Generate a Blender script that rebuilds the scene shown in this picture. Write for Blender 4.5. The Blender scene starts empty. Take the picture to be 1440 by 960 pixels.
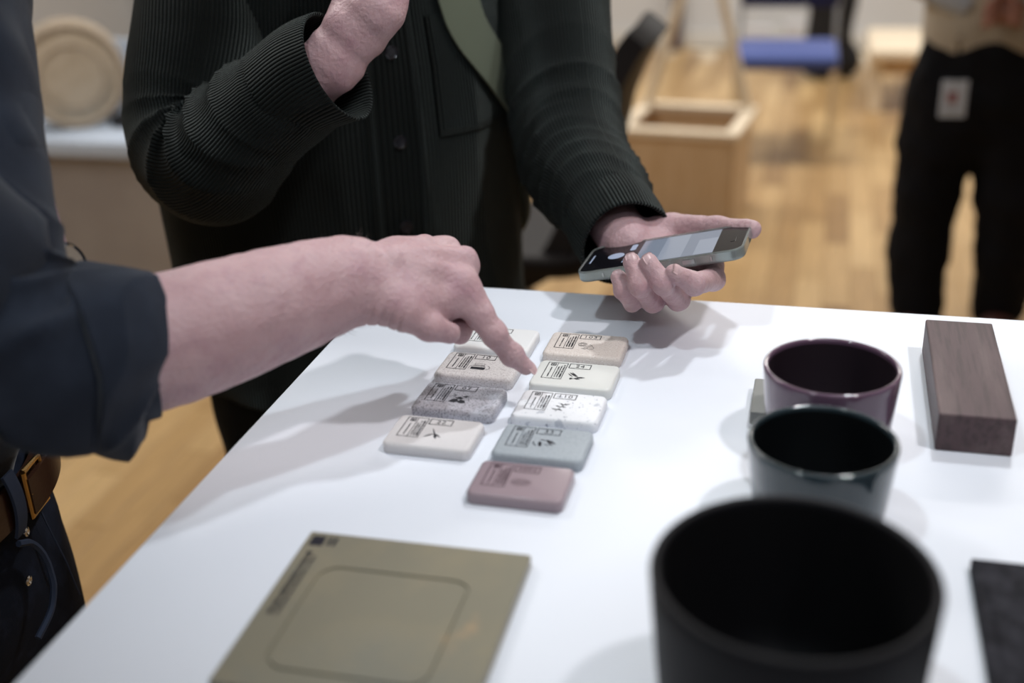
import bpy, bmesh, math, random
import numpy as np
from mathutils import Vector, Matrix
random.seed(7); RNG = np.random.default_rng(7)
SC = bpy.context.scene
COL = SC.collection

# ------------------------------------------------------------------ camera
F = 1663.0
CZ = 1.53                                   # camera height, table top is 1.05
def _n(v): return v / np.linalg.norm(v)
_dY = _n(np.array([1188 - 720, -300 - 480, F]))
_dX = -_n(np.array([-6000 - 720, -5 - 480, F])); _dX = _n(_dX - _dX.dot(_dY) * _dY)
_dZ = np.cross(_dX, _dY)
CM = np.stack([_dX, _dY, _dZ], 1)           # world direction -> camera direction (x right, y down, z forward)
CAM = np.array([0, 0, CZ])
def at(px, py, d):                          # a point seen at px, py at distance d along the view axis
    return CAM + CM.T @ (np.array([px - 720, py - 480, F]) / F * d)
def onz(px, py, z):                         # the same on a level plane
    r = CM.T @ (np.array([px - 720, py - 480, F]) / F)
    return CAM + r * ((z - CZ) / r[2])
def proj(P):
    q = (np.asarray(P) - CAM) @ CM.T
    return np.stack([720 + F * q[..., 0] / q[..., 2], 480 + F * q[..., 1] / q[..., 2], q[..., 2]], -1)
cd = bpy.data.cameras.new('camera'); cam = bpy.data.objects.new('camera', cd); COL.objects.link(cam)
_R = CM.T @ np.diag([1, -1, -1])
cam.matrix_world = Matrix([[*_R[0], 0], [*_R[1], 0], [*_R[2], CZ], [0, 0, 0, 1]])
cd.sensor_width = 36; cd.lens = F / 1440 * 36; cd.clip_start = .01
cd.dof.use_dof = True; cd.dof.focus_distance = 1.10; cd.dof.aperture_fstop = 2.3; cd.dof.aperture_blades = 9
SC.camera = cam
SC.view_settings.view_transform = 'Standard'; SC.view_settings.look = 'None'
SC.view_settings.gamma = 1; SC.view_settings.use_curve_mapping = False
SC.view_settings.exposure = 0.0

# ------------------------------------------------------------------ world and lamps
w = bpy.data.worlds.new('world'); SC.world = w; w.use_nodes = True
bg = w.node_tree.nodes['Background']; bg.inputs[0].default_value = (.80, .88, 1, 1); bg.inputs[1].default_value = .16
LAMPS = [  # location, target, size x, size y, watts, colour
    ((-1.2, 5.2, 3.1), (-1.2, 5.2, 0), 2.4, .3, 68, (1, .97, .93)),
    ((1.2, 5.6, 3.1), (1.2, 5.6, 0), 2.4, .3, 68, (1, .97, .93)),
    ((.2, 7.2, 3.1), (.2, 7.4, 0), 3.0, .3, 24, (1, .98, .95)),
    ((-2.3, 2.3, 3.1), (-2.1, 2.4, 0), 1.6, .3, 48, (1, .975, .94)),  # fill light added to brighten the floor at the left, not a room fixture
    ((.6, -1.2, 3.1), (.2, .6, 1.0), 1.6, .5, 14, (.82, .90, 1)),  # added fill behind the camera, raises the ambient on front faces
]
SPOTS = [  # track spots over the table: location, target, watts, colour, source radius
    ((.85, .55, 2.95), (-.24, 1.06, 1.05), 80, (1, .955, .96), .07),
    ((.30, 1.95, 2.95), (-.18, 1.02, 1.05), 80, (.93, .97, 1), .07),
    ((-.62, .25, 2.95), (-.10, 1.00, 1.05), 46, (.84, .955, 1), .06),
]
def lamp(i, loc, tgt, sx, sy, wt, col):
    l = bpy.data.lights.new('ceiling_and_fill_light', 'AREA'); l.shape = 'RECTANGLE'; l.size = sx; l.size_y = sy
    l.energy = wt; l.color = col
    o = bpy.data.objects.new('ceiling_and_fill_light', l); COL.objects.link(o)
    o.location = loc; d = Vector(tgt) - Vector(loc); o.rotation_euler = d.to_track_quat('-Z', 'Y').to_euler()
def spot(loc, tgt, wt, col, rad):
    l = bpy.data.lights.new('track_spot_light', 'SPOT'); l.energy = wt; l.color = col; l.shadow_soft_size = rad
    l.spot_size = math.radians(42); l.spot_blend = 1
    o = bpy.data.objects.new('track_spot_light', l); COL.objects.link(o)
    o.location = loc; d = Vector(tgt) - Vector(loc); o.rotation_euler = d.to_track_quat('-Z', 'Y').to_euler()
for a in SPOTS: spot(*a)
for i, a in enumerate(LAMPS): lamp(i, *a)

# ------------------------------------------------------------------ materials
def nd(nt, t, **kw):
    n = nt.nodes.new(t)
    for k, v in kw.items(): setattr(n, k, v)
    return n
def mat(name, col, rough=.5, metal=0, spec=.5, coat=0, sheen=0, trans=0, sss=0, coords='Object',
        var=None, bump=None, speck=None, ior=1.45, emit=None):
    """var=(scale, colour2, lo, hi, stretch); bump=(scale, strength, dist, detail, stretch); speck=[(scale, thr, colour)...]"""
    m = bpy.data.materials.new(name); m.use_nodes = True; nt = m.node_tree; L = nt.links.new
    b = nt.nodes['Principled BSDF']; I = b.inputs
    I['Base Color'].default_value = (*col, 1); I['Roughness'].default_value = rough; I['Metallic'].default_value = metal
    I['Specular IOR Level'].default_value = spec; I['Coat Weight'].default_value = coat; I['Coat Roughness'].default_value = .08
    I['Sheen Weight'].default_value = sheen; I['Transmission Weight'].default_value = trans; I['IOR'].default_value = ior
    I['Sheen Roughness'].default_value = .45
    if sss: I['Subsurface Weight'].default_value = sss; I['Subsurface Radius'].default_value = (.012, .005, .003); I['Subsurface Scale'].default_value = .5
    if emit: I['Emission Color'].default_value = (*emit[0], 1); I['Emission Strength'].default_value = emit[1]
    tc = nd(nt, 'ShaderNodeTexCoord')
    def vec(stretch):
        mp = nd(nt, 'ShaderNodeMapping'); mp.inputs['Scale'].default_value = stretch or (1, 1, 1)
        L(tc.outputs[coords], mp.inputs[0]); return mp.outputs[0]
    cur = None
    def mix(fac, c2):
        nonlocal cur
        x = nd(nt, 'ShaderNodeMix', data_type='RGBA')
        if cur is None: x.inputs[6].default_value = (*col, 1)
        else: L(cur, x.inputs[6])
        x.inputs[7].default_value = (*c2, 1); L(fac, x.inputs[0]); cur = x.outputs[2]
    for v in ([var] if isinstance(var, tuple) else var or []):
        sc, c2, lo, hi, st = v
        nz = nd(nt, 'ShaderNodeTexNoise'); nz.inputs['Scale'].default_value = sc; nz.inputs['Detail'].default_value = 6; nz.inputs['Roughness'].default_value = .6
        L(vec(st), nz.inputs[0]); mr = nd(nt, 'ShaderNodeMapRange'); mr.inputs[1].default_value = lo; mr.inputs[2].default_value = hi
        L(nz.outputs[0], mr.inputs[0]); mix(mr.outputs[0], c2)
    for sc, thr, c2 in speck or []:
        nz = nd(nt, 'ShaderNodeTexNoise'); nz.inputs['Scale'].default_value = sc; nz.inputs['Detail'].default_value = 2
        L(vec(None), nz.inputs[0]); mr = nd(nt, 'ShaderNodeMapRange'); mr.inputs[1].default_value = thr; mr.inputs[2].default_value = thr + .05
        L(nz.outputs[0], mr.inputs[0]); mix(mr.outputs[0], c2)
    if cur is not None: L(cur, I['Base Color'])
    if bump:
        sc, st, di, det, stv = bump
        nz = nd(nt, 'ShaderNodeTexNoise'); nz.inputs['Scale'].default_value = sc; nz.inputs['Detail'].default_value = det
        L(vec(stv), nz.inputs[0]); bp = nd(nt, 'ShaderNodeBump'); bp.inputs['Strength'].default_value = st; bp.inputs['Distance'].default_value = di
        L(nz.outputs[0], bp.inputs['Height']); L(bp.outputs[0], I['Normal'])
    return m
def corduroy(name, col, pitch, sheen=.12):
    m = bpy.data.materials.new(name); m.use_nodes = True; nt = m.node_tree; L = nt.links.new
    b = nt.nodes['Principled BSDF']; I = b.inputs
    I['Roughness'].default_value = .75; I['Specular IOR Level'].default_value = .15
    I['Sheen Weight'].default_value = sheen; I['Sheen Roughness'].default_value = .3; I['Sheen Tint'].default_value = (.75, .9, .86, 1)
    uv = nd(nt, 'ShaderNodeUVMap'); sp = nd(nt, 'ShaderNodeSeparateXYZ'); L(uv.outputs[0], sp.inputs[0])
    def math_(op, a, bb=None, c=None):
        n = nd(nt, 'ShaderNodeMath', operation=op)
        for i, v in enumerate((a, bb, c)):
            if v is None: continue
            if isinstance(v, (int, float)): n.inputs[i].default_value = v
            else: L(v, n.inputs[i])
        return n.outputs[0]
    ph = math_('MULTIPLY', sp.outputs[0], math.pi / pitch)
    rib = math_('POWER', math_('ABSOLUTE', math_('SINE', ph)), .6)
    nz = nd(nt, 'ShaderNodeTexNoise'); nz.inputs['Scale'].default_value = 900; tc = nd(nt, 'ShaderNodeTexCoord'); L(tc.outputs['Object'], nz.inputs[0])
    hgt = math_('ADD', rib, math_('MULTIPLY', nz.outputs[0], .25))
    bp = nd(nt, 'ShaderNodeBump'); bp.inputs['Strength'].default_value = 1; bp.inputs['Distance'].default_value = .0040
    L(hgt, bp.inputs['Height']); L(bp.outputs[0], I['Normal'])
    n2 = nd(nt, 'ShaderNodeTexNoise'); n2.inputs['Scale'].default_value = 14; n2.inputs['Detail'].default_value = 5; L(tc.outputs['Object'], n2.inputs[0])
    mx = nd(nt, 'ShaderNodeMix', data_type='RGBA'); mx.inputs[6].default_value = (*[c * .75 for c in col], 1); mx.inputs[7].default_value = (*[c * 1.35 for c in col], 1)
    L(n2.outputs[0], mx.inputs[0]); L(mx.outputs[2], I['Base Color'])
    return m
M = {}
M['laminate'] = mat('white_laminate', (.755, .79, .86), .38, spec=.4, bump=(700, .04, .0004, 2, None))
M['edge'] = mat('table_edge', (.62, .64, .68), .45)
M['steel'] = mat('grey_steel', (.35, .36, .38), .35, 1)
M['chrome'] = mat('chrome', (.75, .76, .78), .15, 1)
M['brass'] = mat('brass', (.62, .40, .16), .25, 1)
M['skin'] = mat('skin', (.455, .292, .308), .46, spec=.4, sss=.12,
                var=[(16, (.52, .36, .375), .42, .66, None), (34, (.36, .195, .235), .50, .85, None), (420, (.42, .26, .27), .54, .75, None)],
                bump=(260, .9, .0013, 6, None))
M['skin_dark'] = mat('skin_brown', (.40, .20, .15), .5, sss=.1, var=(40, (.30, .13, .1), .45, .65, None))
M['nail'] = mat('fingernail', (.56, .385, .395), .3, spec=.5)
M['hair'] = mat('body_hair', (.05, .035, .03), .6)
M['cord'] = corduroy('green_corduroy', (.0046, .0066, .0062), .0040)
M['cordfine'] = corduroy('green_corduroy_body', (.0068, .0094, .0090), .0034, .16)
M['button'] = mat('dark_button', (.012, .012, .016), .18, spec=.6)
M['strap'] = mat('olive_webbing', (.125, .145, .10), .8, sheen=.1, bump=(600, .3, .0008, 2, (1, 1, .3)))
M['navy'] = mat('navy_linen', (.016, .0205, .032), .9, spec=.12, sheen=.16, var=(18, (.024, .031, .047), .4, .65, None), bump=(900, .4, .0008, 3, None))
M['black_cloth'] = mat('black_cloth', (.008, .008, .010), .9, spec=.15, bump=(500, .3, .001, 3, None))
M['dark_trouser'] = mat('dark_trouser', (.010, .012, .013), .9, spec=.15, bump=(600, .3, .001, 3, None))
M['denim'] = mat('dark_denim', (.010, .014, .026), .85, spec=.2, var=(30, (.018, .026, .05), .5, .7, None), bump=(1200, .4, .0006, 2, None))
M['seam'] = mat('denim_seam', (.03, .045, .085), .8)
M['thread'] = mat('pale_thread', (.30, .25, .2), .8)
M['leather'] = mat('brown_leather', (.035, .014, .008), .35, spec=.5, bump=(300, .3, .0006, 4, None))
M['beige_knit'] = mat('beige_knit', (.42, .36, .28), .9, sheen=.2, bump=(260, .5, .002, 3, None))
M['grey_cuff'] = mat('grey_sleeve', (.42, .45, .5), .85)
M['white_shirt'] = mat('white_cloth', (.6, .6, .62), .9)
M['ink'] = mat('black_print', (.012, .012, .02), .6)
M['inkpink'] = mat('plum_print', (.05, .02, .03), .6)
M['phoneglass'] = mat('phone_glass', (.006, .006, .008), .10, spec=.22)
M['case'] = mat('clear_case', (.66, .72, .70), .06, trans=.85, ior=1.45)
M['phoneframe'] = mat('phone_frame', (.42, .45, .45), .22, .8)
M['screen'] = mat('screen_image', (.05, .06, .08), .15, emit=((.36, .42, .53), .42))
M['screen_light'] = mat('screen_image_light', (.05, .06, .08), .15, emit=((.50, .56, .68), .46))
M['icon'] = mat('screen_icon', (.1, .12, .16), .2, emit=((.42, .50, .68), .55))
M['oakwood'] = None
def tilemat(name, col, rough=.55, speck=None, var=None, coat=0): return mat(name, col, rough, speck=speck, var=var, coat=coat, spec=.4, bump=(500, .08, .0005, 2, None))
M['t_white'] = tilemat('white_composite', (.80, .80, .80))
M['t_beige'] = tilemat('beige_speckle', (.70, .63, .58), speck=[(900, .60, (.54, .46, .42)), (600, .60, (.78, .73, .69))])
M['t_cream'] = tilemat('cream_composite', (.68, .685, .66), .35)
M['t_terrazzo'] = tilemat('white_terrazzo', (.80, .81, .84), speck=[(110, .63, (.55, .57, .62)), (330, .665, (.32, .34, .40)), (500, .68, (.55, .57, .6))])
M['t_blue'] = tilemat('blue_grey', (.39, .43, .465), speck=[(1100, .56, (.30, .335, .37)), (800, .62, (.44, .47, .5))])
M['t_plum'] = tilemat('plum_gloss', (.31, .24, .268), .3, coat=.2)
M['t_sand'] = tilemat('pale_sandstone', (.68, .66, .66), speck=[(1000, .55, (.48, .45, .45)), (700, .60, (.76, .74, .74))])
M['t_grey'] = tilemat('grey_granite', (.47, .47, .52), .4, speck=[(700, .54, (.25, .25, .28)), (900, .60, (.55, .55, .60))])
M['t_offwhite'] = tilemat('off_white_stone', (.66, .64, .645), .5, speck=[(900, .62, (.58, .56, .55))])
M['t_olive'] = mat('olive_plate', (.215, .20, .150), .34, spec=.5, var=[(9, (.26, .23, .16), .45, .65, None), (26, (.33, .25, .16), .64, .75, None), (5, (.18, .185, .16), .5, .7, None)], bump=(300, .12, .0006, 3, None))
M['t_char'] = mat('charcoal_plate', (.010, .010, .014), .8, spec=.2,  var=(60, (.028, .028, .036), .45, .65, None), bump=(400, .3, .001, 3, None))
M['t_greytile'] = tilemat('grey_green_tile', (.23, .235, .225))
M['plum_glaze'] = mat('plum_glaze', (.105, .062, .098), .09, spec=.5, coat=.35)
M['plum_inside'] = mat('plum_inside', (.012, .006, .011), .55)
M['teal_glaze'] = mat('teal_glaze', (.028, .043, .052), .08, spec=.5, coat=.4)
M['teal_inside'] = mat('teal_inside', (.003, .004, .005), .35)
M['matte_black'] = mat('matte_black', (.0075, .0075, .0098), .6, spec=.25)
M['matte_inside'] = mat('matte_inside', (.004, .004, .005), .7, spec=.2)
M['wenge'] = mat('brown_wood_block', (.090, .058, .062), .5, spec=.3, var=[(220, (.065, .044, .046), .45, .6, (1, .07, .6)), (40, (.14, .10, .10), .5, .7, (1, .1, 1))], bump=(500, .35, .001, 4, (1, .08, .5)))
M['wallpaint'] = mat('white_wall', (.60, .60, .60), .8, bump=(120, .1, .002, 3, None))
M['ceilpaint'] = mat('ceiling_paint', (.55, .55, .56), .9)
M['base'] = mat('baseboard_paint', (.62, .60, .56), .6)
M['plywood'] = mat('plywood', (.62, .45, .28), .5, var=(14, (.54, .37, .21), .4, .65, (6, 6, .5)))
M['plyedge'] = mat('pale_birch', (.80, .69, .53), .55, var=(20, (.72, .6, .44), .45, .65, (1, 6, 6)))
M['blackshell'] = mat('dark_chair_shell', (.012, .010, .011), .55, spec=.3)
M['bluefab'] = mat('blue_upholstery', (.055, .085, .27), .85, sheen=.2, bump=(400, .3, .001, 2, None))
M['navyfab'] = mat('navy_upholstery', (.018, .021, .07), .85)
M['podium'] = mat('grey_podium', (.32, .285, .265), .75, var=(3, (.37, .335, .31), .4, .65, None))
M['podiumtop'] = mat('pale_blue_top', (.52, .60, .72), .5)
M['rattan'] = mat('pale_rattan', (.62, .53, .41), .7, var=(30, (.54, .45, .33), .45, .65, None), bump=(90, .5, .004, 2, None))
M['rattanrim'] = mat('rattan_rim', (.46, .38, .29), .6)
M['blackbag'] = mat('black_fabric', (.006, .006, .008), .8)
M['pinkwood'] = mat('dusty_pink_paint', (.30, .19, .19), .6)
M['badge'] = mat('badge_card', (.62, .68, .78), .3, coat=.3)
M['badgered'] = mat('badge_print', (.35, .16, .18), .5)
M['watchface'] = mat('watch_face', (.25, .25, .23), .2, .7)
M['lampglow'] = mat('lamp_diffuser', (.9, .9, .9), .4, emit=((1, 1, 1), 2.0))
M['shoe'] = mat('red_brown_shoe', (.10, .035, .03), .5)
M['blackshoe'] = mat('black_shoe', (.012, .012, .012), .5)
def oak():
    m = bpy.data.materials.new('oak_stave'); m.use_nodes = True; nt = m.node_tree; L = nt.links.new
    b = nt.nodes['Principled BSDF']; b.inputs['Roughness'].default_value = .34; b.inputs['Specular IOR Level'].default_value = .45
    tc = nd(nt, 'ShaderNodeTexCoord'); oi = nd(nt, 'ShaderNodeObjectInfo'); at_ = nd(nt, 'ShaderNodeAttribute', attribute_name='tone')
    ad = nd(nt, 'ShaderNodeMath', operation='ADD'); L(oi.outputs['Random'], ad.inputs[0]); L(at_.outputs['Fac'], ad.inputs[1])
    fr = nd(nt, 'ShaderNodeMath', operation='FRACT'); L(ad.outputs[0], fr.inputs[0])
    cr = nd(nt, 'ShaderNodeValToRGB'); e = cr.color_ramp.elements
    e[0].position = 0; e[0].color = (.25, .14, .055, 1); e[1].position = 1; e[1].color = (.60, .41, .20, 1)
    for p, c in ((.12, (.40, .245, .105, 1)), (.55, (.48, .31, .14, 1)), (.8, (.54, .36, .17, 1))):
        x = e.new(p); x.color = c
    L(fr.outputs[0], cr.inputs[0])
    mp = nd(nt, 'ShaderNodeMapping'); mp.inputs['Scale'].default_value = (30, 2, 30); L(tc.outputs['Object'], mp.inputs[0])
    nz = nd(nt, 'ShaderNodeTexNoise'); nz.inputs['Scale'].default_value = 3; nz.inputs['Detail'].default_value = 5; L(mp.outputs[0], nz.inputs[0])
    mr = nd(nt, 'ShaderNodeMapRange'); mr.inputs[1].default_value = .3; mr.inputs[2].default_value = .7; mr.inputs[3].default_value = .8; mr.inputs[4].default_value = 1.15
    L(nz.outputs[0], mr.inputs[0]); mx = nd(nt, 'ShaderNodeMix', data_type='RGBA', blend_type='MULTIPLY'); mx.inputs[0].default_value = 1
    L(cr.outputs[0], mx.inputs[6]); L(mr.outputs[0], mx.inputs[7]); L(mx.outputs[2], b.inputs['Base Color'])
    return m
M['oak'] = oak()

# ------------------------------------------------------------------ object helpers
def tag(o, label=None, cat=None, group=None, kind=None):
    for k, v in (('label', label), ('category', cat), ('group', group), ('kind', kind)):
        if v: o[k] = v
    return o
def empty(name, loc=(0, 0, 0), rz=0):
    o = bpy.data.objects.new(name, None); o.empty_display_size = .05; COL.objects.link(o)
    o.location = loc; o.rotation_euler = (0, 0, rz); return o
def link(name, me, m, parent=None, loc=None, rz=None):
    o = bpy.data.objects.new(name, me); COL.objects.link(o)
    if m is not None and not me.materials: me.materials.append(m)
    if parent is not None: o.parent = parent
    if loc is not None: o.location = loc
    if rz is not None: o.rotation_euler = (0, 0, rz)
    return o
def mesh_np(name, V, Q, smooth=True, uv=None):
    me = bpy.data.meshes.new(name); V = np.asarray(V, np.float32); Q = np.asarray(Q, np.int32)
    me.vertices.add(len(V)); me.vertices.foreach_set('co', V.ravel())
    k = Q.shape[1]; me.loops.add(Q.size); me.loops.foreach_set('vertex_index', Q.ravel())
    me.polygons.add(len(Q)); me.polygons.foreach_set('loop_start', np.arange(0, Q.size, k, dtype=np.int32))
    me.polygons.foreach_set('use_smooth', np.full(len(Q), smooth))
    if uv is not None:
        l = me.uv_layers.new(name='UVMap'); l.data.foreach_set('uv', np.asarray(uv, np.float32).ravel())
    me.update(calc_edges=True); me.validate(); return me
class BM:
    """collects shapes into one mesh"""
    def __init__(s): s.b = bmesh.new()
    def box(s, c, d, bev=0, seg=2, rot=None):
        r = bmesh.ops.create_cube(s.b, size=1)['verts']
        for v in r: v.co = Vector((v.co.x * d[0], v.co.y * d[1], v.co.z * d[2]))
        if bev:
            es = list({e for v in r for e in v.link_edges})
            r = list({v for f in bmesh.ops.bevel(s.b, geom=es + r, offset=bev, segments=seg, profile=.5, affect='EDGES')['faces'] for v in f.verts} | {v for v in r if v.is_valid})
        for v in r:
            co = v.co.copy()
            if rot is not None: co = rot @ co
            v.co = co + Vector(c)
        return s
    def tube(s, pts, r, n=10, cap=True):
        pts = [Vector(p) for p in pts]; rs = r if isinstance(r, (list, tuple)) else [r] * len(pts)
        rings = []; up = None
        for i, p in enumerate(pts):
            t = (pts[min(i + 1, len(pts) - 1)] - pts[max(i - 1, 0)]).normalized()
            if up is None: up = t.orthogonal().normalized()
            up = (up - t * up.dot(t)).normalized(); sd = t.cross(up)
            rings.append([s.b.verts.new(p + (up * math.cos(a) + sd * math.sin(a)) * rs[i]) for a in [2 * math.pi * k / n for k in range(n)]])
        for a, b in zip(rings, rings[1:]):
            for k in range(n): s.b.faces.new((a[k], a[(k + 1) % n], b[(k + 1) % n], b[k]))
        if cap: s.b.faces.new(rings[0][::-1]); s.b.faces.new(rings[-1])
        return s
    def lathe(s, prof, n=64, c=(0, 0, 0)):
        rings = []
        for r, z in prof:
            rings.append([s.b.verts.new((c[0] + r * math.cos(2 * math.pi * k / n), c[1] + r * math.sin(2 * math.pi * k / n), c[2] + z)) for k in range(n)] if r > 1e-6 else [s.b.verts.new((c[0], c[1], c[2] + z))])
        for a, b in zip(rings, rings[1:]):
            for k in range(n):
                A = a if len(a) == 1 else (a[k], a[(k + 1) % n]); B = b if len(b) == 1 else (b[(k + 1) % n], b[k])
                s.b.faces.new((*A, *B))
        return s
    def prism(s, poly, z0, z1):
        a = [s.b.verts.new((x, y, z0)) for x, y in poly]; b = [s.b.verts.new((x, y, z1)) for x, y in poly]
        n = len(poly); s.b.faces.new(a[::-1]); s.b.faces.new(b)
        for k in range(n): s.b.faces.new((a[k], a[(k + 1) % n], b[(k + 1) % n], b[k]))
        return s
    def mesh(s, name, smooth=False, angle=.6):
        bmesh.ops.recalc_face_normals(s.b, faces=s.b.faces)
        me = bpy.data.meshes.new(name); s.b.to_mesh(me); s.b.free()
        if smooth:
            for p in me.polygons: p.use_smooth = True
            me.set_sharp_from_angle(angle=angle)
        return me
    def obj(s, name, m, parent=None, smooth=False, loc=None, rz=None, angle=.6):
        return link(name, s.mesh(name, smooth, angle), m, parent, loc, rz)

# smooth noise for folds: sum of sines along random directions
def wob(P, freq, seed, n=7):
    r = np.random.default_rng(seed); out = np.zeros(P.shape[:-1])
    for i in range(n):
        d = r.normal(size=P.shape[-1]); d /= np.linalg.norm(d)
        out += np.sin(P @ d * freq * r.uniform(.6, 1.6) + r.uniform(0, 6.3))
    return out / n ** .5

# ------------------------------------------------------------------ distance fields -> one continuous skin
def smin(a, b, k):
    h = np.maximum(k - np.abs(a - b), 0) / k
    return np.minimum(a, b) - h * h * k * .25
class Field:
    def __init__(s, lo, hi, res):
        s.lo = np.array(lo, float); s.res = res
        s.n = np.ceil((np.array(hi) - s.lo) / res).astype(int) + 1
        s.d = np.full(s.n, .03 + res * 2, np.float32)
    def _block(s, lo, hi):
        i0 = np.clip(np.floor((lo - s.lo) / s.res).astype(int), 0, s.n); i1 = np.clip(np.ceil((hi - s.lo) / s.res).astype(int) + 1, 0, s.n)
        if (i1 <= i0).any(): return None, None
        ax = [s.lo[a] + np.arange(i0[a], i1[a]) * s.res for a in range(3)]
        return tuple(slice(i0[a], i1[a]) for a in range(3)), np.stack(np.meshgrid(*ax, indexing='ij'), -1).astype(np.float32)
    def chain(s, pts, rad, k=.004, kin=.004, flat=None):
        """tapered rounded chain; flat=(axis, scale): squeezed along axis (scale<1 thinner)"""
        pts = np.asarray(pts, float); rad = np.asarray(rad, float); m = rad.max() + max(k, .012) + s.res * 2
        if flat is not None: m *= max(1, 1.0 / 1)
        sl, P = s._block(pts.min(0) - m, pts.max(0) + m)
        if sl is None: return s
        out = None
        for a, b, ra, rb in zip(pts[:-1], pts[1:], rad[:-1], rad[1:]):
            ab = b - a; h = np.clip(((P - a) @ ab) / max(ab @ ab, 1e-12), 0, 1)
            q = P - a - h[..., None] * ab
            if flat is not None:
                ax, sc = flat; t = q @ ax; q = q + (t * (1 / sc - 1))[..., None] * ax
            d = np.sqrt((q * q).sum(-1)) - (ra + h * (rb - ra))
            if flat is not None: d = d * (sc + (1 - sc) * .5)
            out = d if out is None else smin(out, d, kin)
        s.d[sl] = smin(s.d[sl], out, k); return s
    def ball(s, c, r, k=.006, sub=False, scale=(1, 1, 1), R=None):
        c = np.asarray(c, float); scale = np.asarray(scale, float); m = r * scale.max() + k + s.res * 3 + .01
        sl, P = s._block(c - m, c + m)
        if sl is None: return s
        q = P - c
        if R is not None: q = q @ R
        d = (np.sqrt(((q / scale) ** 2).sum(-1)) - r) * scale.min()
        s.d[sl] = -smin(-s.d[sl], d, k) if sub else smin(s.d[sl], d, k); return s
    def mesh(s, smooth_iter=1):
        d = s.d; n = d.shape; ins = d < 0
        c = np.zeros(tuple(x - 1 for x in n), np.int8)
        for i in (0, 1):
            for j in (0, 1):
                for k in (0, 1): c += ins[i:n[0] - 1 + i, j:n[1] - 1 + j, k:n[2] - 1 + k]
        act = (c > 0) & (c < 8); idx = np.argwhere(act); num = np.full(act.shape, -1, np.int32); num[act] = np.arange(len(idx))
        acc = np.zeros((len(idx), 3)); cnt = np.zeros(len(idx))
        corners = [(i, j, k) for i in (0, 1) for j in (0, 1) for k in (0, 1)]
        for a in corners:
            for ax in range(3):
                if a[ax]: continue
                b = list(a); b[ax] = 1
                da = d[tuple((idx + a).T)]; db = d[tuple((idx + b).T)]; m = (da < 0) != (db < 0)
                t = da / np.where(m, da - db, 1); p = np.tile(np.array(a, float), (len(idx), 1)); p[:, ax] = t
                acc[m] += p[m]; cnt[m] += 1
        V = (idx + acc / cnt[:, None]) * s.res + s.lo
        Q = []
        for ax in range(3):
            o1, o2 = [x for x in range(3) if x != ax]
            sh = [n[x] for x in range(3)]; sa = [slice(1, sh[x] - 1) for x in range(3)]; sa[ax] = slice(0, sh[ax] - 1)
            sb = list(sa); sb[ax] = slice(1, sh[ax])
            A = ins[tuple(sa)]; B = ins[tuple(sb)]; e = np.argwhere(A != B)
            if not len(e): continue
            flip = A[tuple(e.T)]; e = e + np.array([0 if x == ax else 1 for x in range(3)])
            def cell(u, v):
                q = e.copy(); q[:, o1] -= u; q[:, o2] -= v; return num[tuple(q.T)]
            quad = np.stack([cell(1, 1), cell(0, 1), cell(0, 0), cell(1, 0)], 1)
            if ax == 1: flip = ~flip
            quad[~flip] = quad[~flip][:, ::-1]; Q.append(quad)
        Q = np.concatenate(Q); Q = Q[(Q >= 0).all(1)]
        for _ in range(smooth_iter):
            S = np.zeros_like(V); N = np.zeros(len(V))
            for i in range(4):
                a, b = Q[:, i], Q[:, (i + 1) % 4]
                for x in range(3): S[:, x] += np.bincount(a, V[b, x], len(V)) + np.bincount(b, V[a, x], len(V))
                N += np.bincount(a, minlength=len(V)) + np.bincount(b, minlength=len(V))
            V = V * .5 + S / N[:, None] * .5
        return V, Q
def normals(V, Q):
    fn = np.cross(V[Q[:, 2]] - V[Q[:, 0]], V[Q[:, 3]] - V[Q[:, 1]]); N = np.zeros_like(V)
    for i in range(4):
        for x in range(3): N[:, x] += np.bincount(Q[:, i], fn[:, x], len(V))
    return N / np.maximum(np.linalg.norm(N, axis=1, keepdims=True), 1e-12)
def join(parts):
    V, Q, o = [], [], 0
    for v, q in parts: V.append(v); Q.append(q + o); o += len(v)
    return np.concatenate(V), np.concatenate(Q)
def disp(V, Q, f):
    N = normals(V, Q); return V + N * f(V, N)[:, None]

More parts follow.
